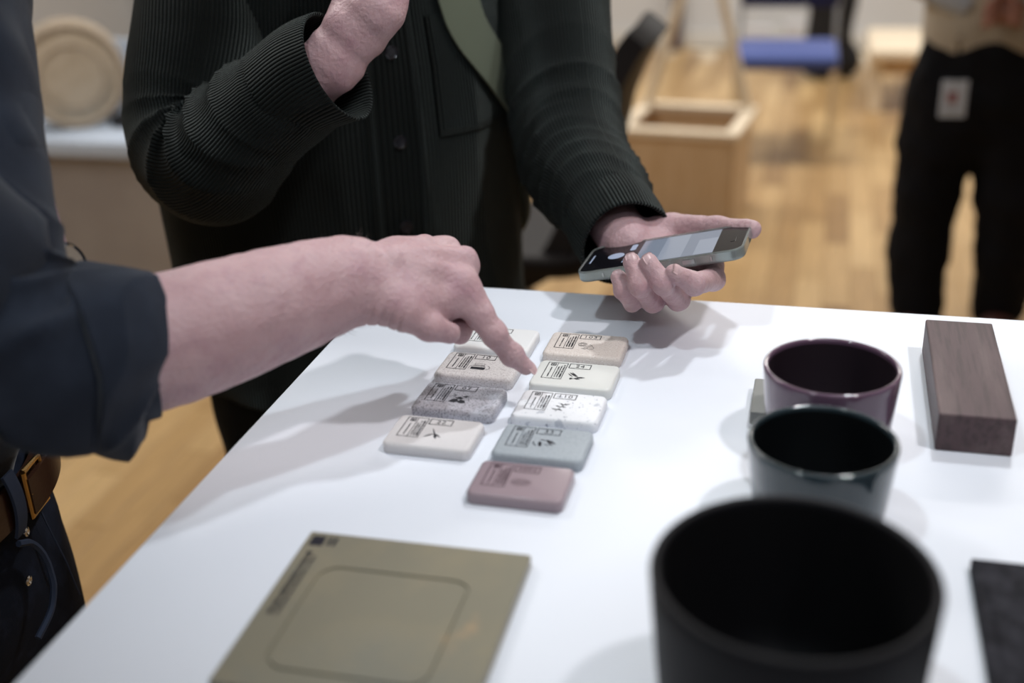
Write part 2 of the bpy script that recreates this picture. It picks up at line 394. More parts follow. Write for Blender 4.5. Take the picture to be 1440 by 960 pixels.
# ------------------------------------------------------------------ lofted cloth
def spline(pts, n):
    pts = np.asarray(pts, float); P = np.vstack([2 * pts[0] - pts[1], pts, 2 * pts[-1] - pts[-2]]); out = []
    L = np.r_[0, np.cumsum(np.linalg.norm(np.diff(pts[:, :3], axis=0), axis=1))]
    for s in np.linspace(0, L[-1], n):
        i = min(np.searchsorted(L, s, 'right') - 1, len(pts) - 2); t = (s - L[i]) / (L[i + 1] - L[i])
        p0, p1, p2, p3 = P[i:i + 4]
        out.append(.5 * (2 * p1 + (p2 - p0) * t + (2 * p0 - 5 * p1 + 4 * p2 - p3) * t * t + (3 * p1 - p0 - 3 * p2 + p3) * t ** 3))
    return np.array(out), np.linspace(0, L[-1], n)
def sleeve_grid(ctrl, n, m, ref, fold=None):
    """ctrl rows: x, y, z, radius.  returns grid (n, m+1, 3) and uv; theta 0 points along ref"""
    C, S = spline(ctrl, n); P, r = C[:, :3], C[:, 3]; T = np.gradient(P, axis=0); T /= np.linalg.norm(T, axis=1, keepdims=True)
    th = np.linspace(0, 2 * np.pi, m + 1); G = np.zeros((n, m + 1, 3)); UV = np.zeros((n, m + 1, 2)); u = np.asarray(ref, float)
    rm = r.mean()
    for i in range(n):
        u = u - T[i] * (u @ T[i]); u /= np.linalg.norm(u); v = np.cross(T[i], u)
        f = fold(np.full(m + 1, S[i]), th, S[-1]) if fold else 0
        rr = r[i] + f
        G[i] = P[i] + np.outer(np.cos(th) * rr, u) + np.outer(np.sin(th) * rr, v); UV[i, :, 0] = th * rm; UV[i, :, 1] = S[i]
    G[:, -1] = G[:, 0]
    return G, UV
def grid_mesh(name, G, UV, thick=0, closed=True):
    """grid to mesh; the ends turn inside by thick so that cloth shows an edge"""
    n, m1 = G.shape[:2]; V = G.reshape(-1, 3); ii, jj = np.meshgrid(np.arange(n - 1), np.arange(m1 - 1), indexing='ij')
    a = (ii * m1 + jj).ravel(); Q = np.stack([a, a + 1, a + m1 + 1, a + m1], 1)
    if closed:                                   # weld the seam but keep the uv per corner
        key = np.arange(n * m1); key[m1 - 1::m1] = key[0::m1]; uv = UV.reshape(-1, 2)[Q]; Q = key[Q]
    else: uv = UV.reshape(-1, 2)[Q]
    me = mesh_np(name, V, Q, True, uv); return me
def turn_in(G, UV, t=.003, depth=.025, last=True):
    """adds rows that fold the last ring inwards"""
    c = G[-1].mean(0); ax = G[-1].mean(0) - G[-3].mean(0); ax /= np.linalg.norm(ax); R = []
    d = c - G[-1]; d /= np.linalg.norm(d, axis=1, keepdims=True)
    for k, (a, b) in enumerate(((.3, .35), (.9, 0.), (1.2, -1.5), (1.3, -depth / t))): R.append(G[-1] + d * t * a + ax * t * b)
    R = np.stack(R); U = np.repeat(UV[-1:], len(R), 0)
    return np.concatenate([G, R]), np.concatenate([UV, U])
def sheet(name, G, UV, t, m, parent):
    """open cloth patch of grid G with thickness t (built towards the inside)"""
    n, k = G.shape[:2]; du = np.gradient(G, axis=0); dv = np.gradient(G, axis=1); N = np.cross(du, dv); N /= np.maximum(np.linalg.norm(N, axis=2, keepdims=True), 1e-9)
    B = G - N * t; V = np.concatenate([G.reshape(-1, 3), B.reshape(-1, 3)]); o = n * k
    ii, jj = np.meshgrid(np.arange(n - 1), np.arange(k - 1), indexing='ij'); a = (ii * k + jj).ravel()
    q = np.stack([a, a + k, a + k + 1, a + 1], 1); Q = [q, q[:, ::-1] + o]
    ring = [i * k for i in range(n)] + [(n - 1) * k + j for j in range(1, k)] + [i * k + k - 1 for i in range(n - 2, -1, -1)] + [j for j in range(k - 2, 0, -1)]
    for x, y in zip(ring, ring[1:] + ring[:1]): Q.append(np.array([[x, x + o, y + o, y]]))
    Q = np.concatenate(Q); uv = np.concatenate([UV.reshape(-1, 2)] * 2)[Q]
    me = mesh_np(name, V, Q, True, uv); me.set_sharp_from_angle(angle=.9); return link(name, me, m, parent)

# ------------------------------------------------------------------ the room
def struct(name, bm, m, parent=None, kind='structure'):
    o = bm.obj(name, m, parent)
    if parent is None: o['kind'] = kind
    return o
floor = struct('floor', BM().box((0, 2.6, -.03), (10.2, 11.4, .032)), M['plyedge'])
PW, PL = .09, .60
stave = BM().box((0, 0, -.006), (PW - .0016, PL - .0016, .012), .0012, 1).mesh('stave'); stave.materials.append(M['oak'])
cells = []
for i in range(-55, 55):
    off = (i * 0.37) % PL
    for j in range(-5, 16):
        x, y = i * PW, j * PL + off
        q = proj(np.array([x, y, 0])); inside = q[2] > .5 and -60 < q[0] < 1500 and -40 < q[1] < 900
        if y > 7.7 or y < -2.6 or abs(x) > 4.93: continue
        cells.append((not inside, q[2], x, y))
cells.sort()
rest = []
for k, (out, dep, x, y) in enumerate(cells):
    if k < 300 and not out: link('stave', stave, None, floor, (x, y, 0))
    else: rest.append((x, y))
b = BM(); 
for x, y in rest: b.box((x, y, -.006), (PW - .0016, PL - .0016, .012))
me = b.mesh('stave_field'); a = me.attributes.new('tone', 'FLOAT', 'FACE')
tone = np.repeat(RNG.random(len(rest)), 6).astype(np.float32); a.data.foreach_set('value', tone)
sf = link('stave_field', me, M['oak'], floor); sf['kind'] = 'stuff'
struct('wall_back', BM().box((0, 8.05, 1.6), (10.2, .1, 3.2)), M['wallpaint'])
struct('wall_left', BM().box((-5.05, 2.6, 1.6), (.1, 11, 3.2)), M['wallpaint'])
struct('wall_right', BM().box((5.05, 2.6, 1.6), (.1, 11, 3.2)), M['wallpaint'])
struct('wall_front', BM().box((0, -2.95, 1.6), (10.2, .1, 3.2)), M['wallpaint'])
struct('ceiling', BM().box((0, 2.6, 3.25), (10.2, 11.4, .1)), M['ceilpaint'])
struct('baseboard_back', BM().box((0, 7.985, .05), (10, .03, .1), .004), M['base'])

# ------------------------------------------------------------------ the table
TZ = 1.05; TX0, TX1, TY0, TY1 = -.455, 1.55, .12, 1.146
t = empty('display_table', ((TX0 + TX1) / 2, (TY0 + TY1) / 2, 0))
tag(t, 'high white laminate display table carrying the samples and cups', 'table')
w_, d_ = TX1 - TX0, TY1 - TY0
BM().box((0, 0, TZ - .014), (w_, d_, .028), .0015, 2).obj('tabletop', M['laminate'], t)
BM().box((0, 0, TZ - .0145), (w_ + .0012, d_ + .0012, .022)).obj('edge_band', M['edge'], t)
for sx in (-1, 1):
    for sy in (-1, 1):
        BM().box((sx * (w_ / 2 - .25), sy * (d_ / 2 - .2), (TZ - .028) / 2), (.05, .05, TZ - .028), .004).obj('leg', M['steel'], t)
BM().box((0, d_ / 2 - .2, TZ - .06), (w_ - .55, .03, .06)).box((0, -d_ / 2 + .2, TZ - .06), (w_ - .55, .03, .06)).obj('apron', M['steel'], t)

# ------------------------------------------------------------------ sample tiles
def rr(w, d, r, n=6):
    p = []
    for cx, cy, a0 in ((1, 1, 0), (-1, 1, 90), (-1, -1, 180), (1, -1, 270)):
        for k in range(n + 1):
            a = math.radians(a0 + 90 * k / n); p.append((cx * (w / 2 - r) + r * math.cos(a), cy * (d / 2 - r) + r * math.sin(a)))
    return p
def slab(b, w, d, r, prof, cx=0, cy=0, n=6):
    """stack of rounded rectangles: prof rows (inset, z) or (w, d, r, z, dx, dy)"""
    rings = []
    for row in prof:
        if len(row) == 2: i, z = row; pts = rr(w - 2 * i, d - 2 * i, max(r - i, .0005), n)
        else: pts = [(x + row[4], y + row[5]) for x, y in rr(row[0], row[1], row[2], n)]; z = row[3]
        rings.append([b.b.verts.new((x + cx, y + cy, z)) for x, y in pts])
    b.b.faces.new(rings[0][::-1]); b.b.faces.new(rings[-1])
    for p, q in zip(rings, rings[1:]):
        m = len(p)
        for k in range(m): b.b.faces.new((p[k], p[(k + 1) % m], q[(k + 1) % m], q[k]))
    return b
def roundslab(b, w, d, h, r, f, n=6, cx=0, cy=0, z=0, bot=.001):
    pr = [(bot, z), (0, z + bot)] + [(f * (1 - math.cos(a)), z + h - f + f * math.sin(a)) for a in [math.pi / 2 * k / 5 for k in range(6)]]
    return slab(b, w, d, r, pr, cx, cy, n)
def text_polys(s, size, spacing=1.0):
    c = bpy.data.curves.new('number', 'FONT'); c.body = s; c.size = size; c.align_x = 'CENTER'; c.align_y = 'CENTER'; c.space_character = spacing; c.resolution_u = 3
    o = bpy.data.objects.new('number', c); me = bpy.data.meshes.new_from_object(o)
    V = [tuple(v.co) for v in me.vertices]; Fs = [tuple(p.vertices) for p in me.polygons]
    bpy.data.objects.remove(o); bpy.data.curves.remove(c); bpy.data.meshes.remove(me); return V, Fs
class Print:
    """flat ink shapes lying on a surface, in metres"""
    def __init__(s, z): s.V, s.F, s.z = [], [], z
    def poly(s, pts):
        o = len(s.V); s.V += [(x, y, s.z) for x, y in pts]; s.F.append(tuple(range(o, o + len(pts)))); return s
    def rect(s, x0, y0, x1, y1): return s.poly([(x0, y0), (x1, y0), (x1, y1), (x0, y1)])
    def frame(s, x0, y0, x1, y1, t):
        return s.rect(x0, y0, x1, y0 + t).rect(x0, y1 - t, x1, y1).rect(x0, y0, x0 + t, y1).rect(x1 - t, y0, x1, y1)
    def line(s, x0, y0, x1, y1, t, t2=None):
        d = math.hypot(x1 - x0, y1 - y0) or 1; nx, ny = -(y1 - y0) / d / 2, (x1 - x0) / d / 2; t2 = t if t2 is None else t2
        return s.poly([(x0 + nx * t, y0 + ny * t), (x0 - nx * t, y0 - ny * t), (x1 - nx * t2, y1 - ny * t2), (x1 + nx * t2, y1 + ny * t2)])
    def leaf(s, x0, y0, x1, y1, wd):
        pts = []; dx, dy = x1 - x0, y1 - y0; d = math.hypot(dx, dy)
        for sg in (1, -1):
            for k in range(5):
                u = k / 5 if sg == 1 else 1 - k / 5; o = sg * math.sin(math.pi * u ** .8) * wd / 2
                pts.append((x0 + dx * u - dy / d * o, y0 + dy * u + dx / d * o))
        return s.poly(pts)
    def ring(s, x, y, r, t, a0=0, a1=360, sy=1):
        n = 18
        for k in range(n):
            a, b_ = math.radians(a0 + (a1 - a0) * k / n), math.radians(a0 + (a1 - a0) * (k + 1) / n)
            s.poly([(x + r * math.cos(a), y + r * sy * math.sin(a)), (x + r * math.cos(b_), y + r * sy * math.sin(b_)), (x + (r - t) * math.cos(b_), y + (r - t) * sy * math.sin(b_)), (x + (r - t) * math.cos(a), y + (r - t) * sy * math.sin(a))])
        return s
    def text(s, str_, x, y, size, rot=0, sx=1, sp=1.0):
        V, Fs = text_polys(str_, size, sp); o = len(s.V); c, q = math.cos(rot), math.sin(rot)
        s.V += [(x + (a * sx) * c - b_ * q, y + (a * sx) * q + b_ * c, s.z) for a, b_, _ in V]; s.F += [tuple(o + i for i in f) for f in Fs]; return s
    def smalltext(s, x, y0, y1, wd, r):
        """a line of print too small to read: runs of short strokes up a column"""
        y = y0
        while y < y1:
            h = r.uniform(.0004, .0011); s.rect(x - wd / 2 * r.uniform(.55, 1), y, x + wd / 2 * r.uniform(.55, 1), min(y + h, y1)); y += h + r.choice((.0003, .00035, .0009))
        return s
    def obj(s, name, m, parent):
        me = bpy.data.meshes.new(name); me.from_pydata(s.V, [], s.F); return link(name, me, m, parent)
TW, TD, TH = .0745, .051, .0105
def icon(p, kind, x, y):
    k = .001
    if kind == 'shell':
        for r in (4.2, 3.0, 1.8): p.ring(x - 3.6 * k, y + 2.2 * k, r * k, .35 * k)
        p.line(x - 2 * k, y - 7 * k, x + 4 * k, y + 2.5 * k, .4 * k).line(x + .2 * k, y - 7.2 * k, x + 6 * k, y + 2 * k, .4 * k).line(x + 4 * k, y + 2.5 * k, x + 8.5 * k, y - 4 * k, .4 * k)
        p.ring(x + 5 * k, y - 4.2 * k, 3.4 * k, .4 * k, 180, 380).line(x - 3.5 * k, y - 6.5 * k, x + 1 * k, y - 7.4 * k, .5 * k)
    elif kind == 'needle':
        for a, b_, c, d, wd in ((-6, 6, 3, -3, 1.6), (-4, 6.5, 4, -2.5, 1.2), (2, -3.2, 10, -2.2, 2.6), (0, -5, 6, -6, 2.4), (-2, -4, -3, -8, 2.6), (-7, 4, -1, -3, 1.0)): p.leaf(x + a * k, y + b_ * k, x + c * k, y + d * k, wd * k)
        p.line(x - 3 * k, y - 7 * k, x + 2 * k, y - 4 * k, .5 * k)
    elif kind == 'sprig':
        p.line(x + 4 * k, y + 7 * k, x - 2 * k, y - 8 * k, .6 * k)
        for a, b_, c, d in ((3, 4, 8, 7), (2.5, 3.5, -1, 7), (1.5, 1, 6, 0), (1, 0, -4, 2), (-.5, -4, 4, -6), (-1, -5, -6, -4)): p.leaf(x + a * k, y + b_ * k, x + c * k, y + d * k, 1.6 * k)
    elif kind == 'leaves':
        for a, b_, c, d, wd in ((-4, 6, 3, 4.6, 1.2), (1, 6, 11, .5, 3.0), (3, 3, 9, -3, 1.4), (-3, 3, -1, -6, 3.2), (-8, 0, -4, -6, 1.0), (-7, 3, -9, -3, .7), (1, 0, 6, -4, .8)): p.leaf(x + a * k, y + b_ * k, x + c * k, y + d * k, wd * k)
    elif kind == 'rings':
        for r, sy in ((8, .62), (6, .55), (3.4, .5)): p.ring(x, y, r * k, .45 * k, 0, 360, sy)
        p.line(x - 6 * k, y - 2 * k, x + 6 * k, y + 2 * k, .35 * k)
    elif kind == 'twig':
        p.line(x - 2.5 * k, y + 8 * k, x + 1.6 * k, y - 1.2 * k, .5 * k, 1.5 * k)
        for a, b_, c, d, wd in ((.5, 0, -7, -7, 1.8), (1.4, -.4, 4.6, -8.5, 2.4), (1.8, -.5, 8, -5.5, 1.7)): p.leaf(x + a * k, y + b_ * k, x + c * k, y + d * k, wd * k)
    elif kind == 'rocks':
        for q in (((-8, -7), (-5, -2), (-1, -1), (1, -5), (-2, -8)), ((0, -7), (2, -2), (6, -3), (8, -7), (4, -8.5)), ((-3, 0), (0, 3.5), (4, 1), (2, -1.5)), ((2, 4), (7, 5.5), (6, 2)), ((-7, 5), (-5, 6.5), (-3, 4.5))):
            p.poly([(x + a * k, y + b_ * k) for a, b_ in q])
        p.line(x - 7 * k, y + 4 * k, x - 2 * k, y + 1 * k, .5 * k).line(x + 7 * k, y + 5 * k, x + 10 * k, y - 4 * k, .3 * k).line(x + 1 * k, y + 4 * k, x + 9 * k, y + 6 * k, .3 * k)
    elif kind == 'books':
        p.rect(x - 7 * k, y - 6 * k, x + 6.5 * k, y - 1.4 * k).rect(x - 6 * k, y + .6 * k, x + 5.5 * k, y + 1.5 * k)
        p.frame(x - 5 * k, y + 2.6 * k, x + 4.5 * k, y + 5.6 * k, .35 * k).line(x - 9 * k, y - 5.5 * k, x - 8 * k, y + .8 * k, .35 * k).line(x - 8 * k, y + .8 * k, x - 4 * k, y + 1 * k, .35 * k)
        p.ring(x + 7.5 * k, y - 2 * k, 3 * k, .35 * k, -90, 90, 1.3)
def sample_tile(x, y, rz, m, number, ic, ink, label, seed, soft=.0035, cut=0):
    t = empty('sample_tile', (x, y, TZ), rz); tag(t, label, 'sample tile', 'engraved sample tiles in two columns')
    roundslab(BM(), TW, TD, TH, .0062, soft).obj('slab', m, t, smooth=True, angle=1.2)
    r = random.Random(seed); p = Print(TH + .0002); X = lambda u: (u - .5) * TW; Y = lambda v: (v - .5) * TD
    p.frame(X(.115), Y(.26), X(.365), Y(.90), .0007).rect(X(.235), Y(.26), X(.242), Y(.90))
    for k in range(3): p.rect(X(.155), Y(.77 + .038 * k), X(.222), Y(.787 + .038 * k))          # square emblem of bars
    for k in range(3): p.rect(X(.155 + .0295 * k), Y(.77), X(.163 + .0295 * k), Y(.863))
    p.smalltext(X(.185), Y(.33), Y(.70), .0015, r)
    for u, w0, v0, v1 in ((.270, .0016, .33, .74), (.300, .0016, .33, .80), (.333, .0022, .32, .82)): p.smalltext(X(u), Y(v0), Y(v1), w0, r)
    p.frame(X(.385), Y(.715), X(.655), Y(.90), .0008)
    if number: p.text(number, X(.52), Y(.808), .0074 if len(number) < 4 else .0062, 0, 1.12, 1.1)
    if ic: icon(p, ic, X(.51), Y(.43))
    p.obj('printed_label', ink, t)
    return t
yy = lambda f, rz=0: f + TD / 2
TILES = [
    (-.2000, yy(.971), -.01, 't_beige', '103', 'shell', 'speckled beige sample tile numbered 103, farthest in the right column', .0035),
    (-.1975, yy(.9065), -.02, 't_cream', '24', 'needle', 'smooth cream sample tile numbered 24, under the pointing fingertip', .003),
    (-.1985, yy(.846), -.02, 't_terrazzo', '110', 'sprig', 'white terrazzo sample tile with dark flecks, numbered 110', .0035),
    (-.1985, yy(.7825), -.015, 't_blue', '33', 'leaves', 'blue-grey sample tile with black leaf print', .0035),
    (-.2015, yy(.7215), -.01, 't_plum', '0002', 'rings', 'glossy dusty plum sample tile nearest the camera', .003),
    (-.2905, yy(.782), -.015, 't_offwhite', '22', 'twig', 'off-white sample tile numbered 22 with a forked twig print', .0035),
    (-.2875, yy(.846), -.03, 't_grey', '07', 'rocks', 'dark grey granite sample tile numbered 07, crossed by finger shadow', .0045),
    (-.2875, yy(.9105), -.03, 't_sand', '10', 'books', 'pale speckled sample tile numbered 10 with a solid black bar', .0042),
    (-.2875, yy(.972), -.02, 't_white', '', None, 'plain white sample tile half hidden behind the pointing hand', .0035),
]
for k, (x, y, rz, m, num, ic, lab, soft) in enumerate(TILES):
    sample_tile(x, y, rz, M[m], num, ic, M['inkpink'] if m == 't_plum' else M['ink'], lab, 40 + k, soft)

# ------------------------------------------------------------------ plates, block
t = empty('olive_plate', (-.2515, .5735, TZ), .012); tag(t, 'square olive-brown plate with a grooved rounded square and printed margin', 'plate')
b = BM(); S = .162; h = .009
slab(b, S, S, .002, [(.0005, 0), (0, .0006), (0, h - .0008), (.0008, h), (.107, .107, .014, h, -.003, -.010), (.106, .106, .014, h - .0016, -.003, -.010), (.103, .103, .013, h - .0016, -.003, -.010), (.102, .102, .0125, h, -.003, -.010), (.05, .05, .006, h, -.003, -.010)])
b.obj('slab', M['t_olive'], t, smooth=True, angle=.5)
p = Print(h + .0002); r = random.Random(5)
p.rect(-.0765, .064, -.0665, .0755)
for q in range(2): p.rect(-.064 + q * .004, .0655, -.0615 + q * .004, .0755)
p.smalltext(-.0715, -.014, .057, .0046, r).smalltext(-.0665, -.014, .052, .0030, r)
p.obj('printed_margin', M['ink'], t)
t = empty('charcoal_plate', (.1985, .628, TZ), 0); tag(t, 'dark charcoal square plate at the right edge of the table, cut by the frame', 'plate')
roundslab(BM(), .162, .162, .009, .002, .0008).obj('slab', M['t_char'], t, smooth=True)
p = Print(.0092); p.smalltext(-.073, -.03, .05, .003, r).obj('printed_margin', M['t_char'], t)
t = empty('small_tile', (-.005, .917, TZ), 0); tag(t, 'small grey-green tile mostly hidden behind the plum cup', 'sample tile')
roundslab(BM(), .070, .064, .012, .002, .001).obj('slab', M['t_greytile'], t, smooth=True)
t = empty('wood_block', (.1345, .962, TZ), -.004); tag(t, 'dark reddish-brown wooden block lying at the right', 'wood block')
b = BM(); b.box((0, 0, .0165), (.0575, .187, .033), .0016, 2); b.obj('block', M['wenge'], t)

# ------------------------------------------------------------------ cups
def cup(x, y, R, rb, H, wall, mo, mi, name, label):
    t = empty(name, (x, y, TZ)); tag(t, label, 'cup')
    out = [(0, .0012), (rb * .82, .0012), (rb * .86, 0), (rb * .95, 0), (rb, .003)]
    n = 10
    for k in range(1, n + 1):
        u = k / n; out.append((rb + (R - rb) * (u ** .75), .003 + (H - wall * .5 - .003) * u))
    for k in range(1, 7):
        a = math.pi * k / 6; out.append((R - wall / 2 + wall / 2 * math.cos(a), H - wall * .5 + wall / 2 * math.sin(a)))
    out.append((R - wall, H - wall))
    BM().lathe(out, 96).obj('outer_wall', mo, t, smooth=True, angle=1.2)
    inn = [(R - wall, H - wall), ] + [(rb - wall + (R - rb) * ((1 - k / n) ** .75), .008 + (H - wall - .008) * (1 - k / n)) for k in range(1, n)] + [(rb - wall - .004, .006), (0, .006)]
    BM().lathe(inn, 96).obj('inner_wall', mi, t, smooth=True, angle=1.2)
    return t
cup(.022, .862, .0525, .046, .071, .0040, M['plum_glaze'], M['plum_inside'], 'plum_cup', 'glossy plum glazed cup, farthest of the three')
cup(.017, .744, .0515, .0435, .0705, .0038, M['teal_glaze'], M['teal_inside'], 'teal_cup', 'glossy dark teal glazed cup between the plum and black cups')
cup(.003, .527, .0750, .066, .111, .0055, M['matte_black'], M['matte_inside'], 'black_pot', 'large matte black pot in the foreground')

# ------------------------------------------------------------------ things far behind
PX, PY = -2.62, 3.42
t = empty('grey_podium', (PX, PY, 0)); tag(t, 'low grey podium with a pale blue top behind the left person', 'podium')
BM().box((0, 0, .275), (1.5, .40, .55), .004).obj('body', M['podium'], t)
BM().box((0, 0, .575), (1.54, .44, .05), .006).obj('top_board', M['podiumtop'], t)
BM().box((0, .21, .72), (1.5, .02, .24), .004).obj('back_board', M['podiumtop'], t)
t = empty('rattan_drum', (-2.385, 3.40, .60), .62); tag(t, 'round pale rattan drum standing on edge on the grey podium', 'basket')
rot = Matrix.Rotation(math.pi / 2, 4, 'X')
def upright(b, name, m):
    me = b.mesh(name, True, .8); me.transform(Matrix.Translation((0, 0, .172)) @ rot); return link(name, me, m, t)
upright(BM().lathe([(0, .058), (.08, .060), (.135, .056), (.15, .05), (.15, -.05), (.135, -.056), (0, -.058)], 48), 'body', M['rattan'])
for s in (-1, 1):
    pts = [(.158 * math.cos(a), .158 * math.sin(a), s * .05) for a in [2 * math.pi * k / 40 for k in range(41)]]
    upright(BM().tube(pts, .013, 8, False), 'rim', M['rattanrim'])
upright(BM().tube([(.10 * math.cos(a), .10 * math.sin(a), .060) for a in [2 * math.pi * k / 32 for k in range(33)]], .004, 6, False), 'woven_ring', M['rattanrim'])
t = empty('dark_tray', (-2.10, 3.46, .60), 0); tag(t, 'dark flat tray on the podium at the foot of the rattan drum', 'tray')
roundslab(BM(), .34, .16, .035, .02, .006).obj('tray_body', M['blackbag'], t, smooth=True)

# wooden crate with an A-frame
cx, cy = -.50, 4.53
t = empty('plywood_crate', (cx, cy, 0), -.1); tag(t, 'open plywood crate with slanting A-frame bars behind the phone', 'crate')
W2, D2, H2 = .21, .20, .37
BM().box((0, -D2, H2 / 2), (2 * W2, .015, H2)).obj('front_panel', M['plywood'], t)
BM().box((0, D2, H2 / 2), (2 * W2, .015, H2)).obj('back_panel', M['plywood'], t)
for s in (-1, 1): BM().box((s * W2, 0, H2 / 2), (.015, 2 * D2 - .015, H2)).obj('side_panel', M['plywood'], t)
BM().box((0, 0, .02), (2 * W2 - .02, 2 * D2 - .02, .012)).obj('bottom_panel', M['plywood'], t)
for s in (-1, 1): BM().box((0, s * D2, H2 + .012), (2 * W2 + .05, .055, .026), .003).obj('rail', M['plyedge'], t)
for s in (-1, 1): BM().box((s * W2, 0, H2 + .010), (.05, 2 * D2 - .06, .02), .003).obj('side_rail', M['plyedge'], t)
for s in (-1, 1):
    BM().tube([(s * W2 * .98, D2 - .02, H2), (s * .03, D2 + .02, H2 + .62)], .018, 8).obj('slanting_bar', M['plyedge'], t)
BM().box((0, D2 + .02, H2 + .63), (.12, .04, .05), .004).obj('top_block', M['plywood'], t)

# dark swivel chair behind the man
ch = empty('swivel_chair', (-.70, 2.70, 0), 0); tag(ch, 'dark moulded swivel chair with a tall curved back behind the green shirt', 'chair')
roundslab(BM(), .46, .44, .05, .12, .02, z=.52).obj('seat', M['blackshell'], ch, smooth=True, angle=1.2)
prof = []
for px_, py_, th_ in ((770, 362, .03), (815, 340, .03), (845, 295, .03), (862, 240, .03), (880, 185, .03), (893, 130, .025), (908, 92, .02), (928, 55, .012), (940, 40, .010)):
    r_ = at(px_, py_, 1) - CAM; q_ = CAM + r_ * (2.70 / r_[1]); prof.append((q_[0] + .70, q_[2], th_))
G = np.zeros((24, 17, 3)); C_, _ = spline([(a, b_, c) for a, b_, c in prof], 24)
for i, (x, z, th_) in enumerate(C_):
    wd = .20 - .07 * (i / 23) ** 1.5
    for j in range(17):
        v = (j / 16 - .5) * 2; G[i, j] = (x - .03 * v * v, v * wd, z - .02 * v * v)
UVz = np.zeros((24, 17, 2))
sheet('backrest', G[:, ::-1], UVz, .055, M['blackshell'], ch)
BM().tube([(0, 0, .10), (0, 0, .52)], [.03, .025], 12).obj('stem', M['steel'], ch)
for k in range(5):
    a = 2 * math.pi * k / 5 + .3; l = BM().tube([(0, 0, .10), (.26 * math.cos(a), .26 * math.sin(a), .07)], [.025, .015], 8).obj('base_arm', M['blackshell'], ch)
    BM().lathe([(0, .0), (.02, .0), (.027, .015), (.027, .04), (.02, .055), (0, .055)], 12, (.26 * math.cos(a), .26 * math.sin(a), .002)).obj('caster', M['blackshell'], l)

# blue chair
t = empty('blue_chair', (-.17, 5.50, 0), .02); tag(t, 'blue upholstered chair with thin chrome legs by the back wall', 'chair')
roundslab(BM(), .45, .44, .06, .04, .025, z=.42).obj('seat', M['bluefab'], t, smooth=True, angle=1.2)
b = BM(); b.box((0, .22, .80), (.44, .045, .36), .02, 3); b.obj('backrest', M['navyfab'], t, smooth=True)
for sx in (-1, 1):
    BM().tube([(sx * .215, -.20, .0), (sx * .215, -.20, .42)], .011, 8).obj('leg', M['chrome'], t)
    BM().tube([(sx * .215, .24, .0), (sx * .215, .20, .42), (sx * .215, .23, .64), (sx * .215, .24, .95)], .011, 8).obj('leg', M['chrome'], t)

# stool, bag, far things by the wall
t = empty('wooden_bench', (.42, 6.45, 0), .0); tag(t, 'low pale wooden bench behind the standing person in black trousers', 'bench')
b = BM(); b.box((0, .1, .30), (.42, .62, .06), .015, 3); b.obj('seat_board', M['plyedge'], t, smooth=True)
for sx in (-1, 1):
    for y_ in (-.14, .34): BM().box((sx * .16, y_, .135), (.055, .055, .27), .006).obj('leg', M['plyedge'] if sx < 0 else M['pinkwood'], t)
BM().box((.0, -.1, .22), (.27, .03, .06)).obj('apron', M['plywood'], t)
t = empty('black_bag', (.02, 7.1, 0), .1); tag(t, 'slumped black fabric bag on the floor by the back wall', 'bag')
v, q = (lambda f: f.chain([(0, 0, .13), (0, 0, .45)], [.13, .12], .05).chain([(0, 0, .45), (.0, .02, .75)], [.12, .09], .05).chain([(-.08, 0, .1), (.1, .02, .1)], [.1, .1], .06).mesh())(Field((-.3, -.25, -.02), (.3, .25, .95), .02))
v[:, 2] = np.maximum(v[:, 2], 0); me = mesh_np('bag_body', disp(v, q, lambda P, N: .012 * wob(P, 18, 3)), q); link('bag_body', me, M['blackbag'], t)
BM().tube([(-.05, 0, .82), (-.04, -.02, .92), (.04, -.02, .92), (.05, 0, .82)], .012, 8).obj('handle', M['blackbag'], t)
for k, (x, wd, hh) in enumerate(((-.42, .16, .16), (-.20, .11, .19))):
    t = empty('white_box', (x, 7.75, 0), .1 * k); tag(t, ('wide white carton' if k == 0 else 'narrow white carton') + ' at the wall seen under the blue chair back', 'box', 'cartons along the back wall')
    BM().box((0, 0, hh / 2), (wd, .12, hh), .006).obj('carton_body', M['white_shirt'], t)
    BM().box((0, 0, hh + .004), (wd + .01, .13, .02), .003).obj('lid', M['white_shirt'], t)
t = empty('leaning_board', (-.95, 7.9, 0), 0); tag(t, 'narrow dark stained board leaning on the back wall behind the crate', 'board')
BM().box((0, 0, .55), (.07, .03, 1.1), .004, rot=Matrix.Rotation(-.1, 3, 'X')).obj('plank', M['wenge'], t)

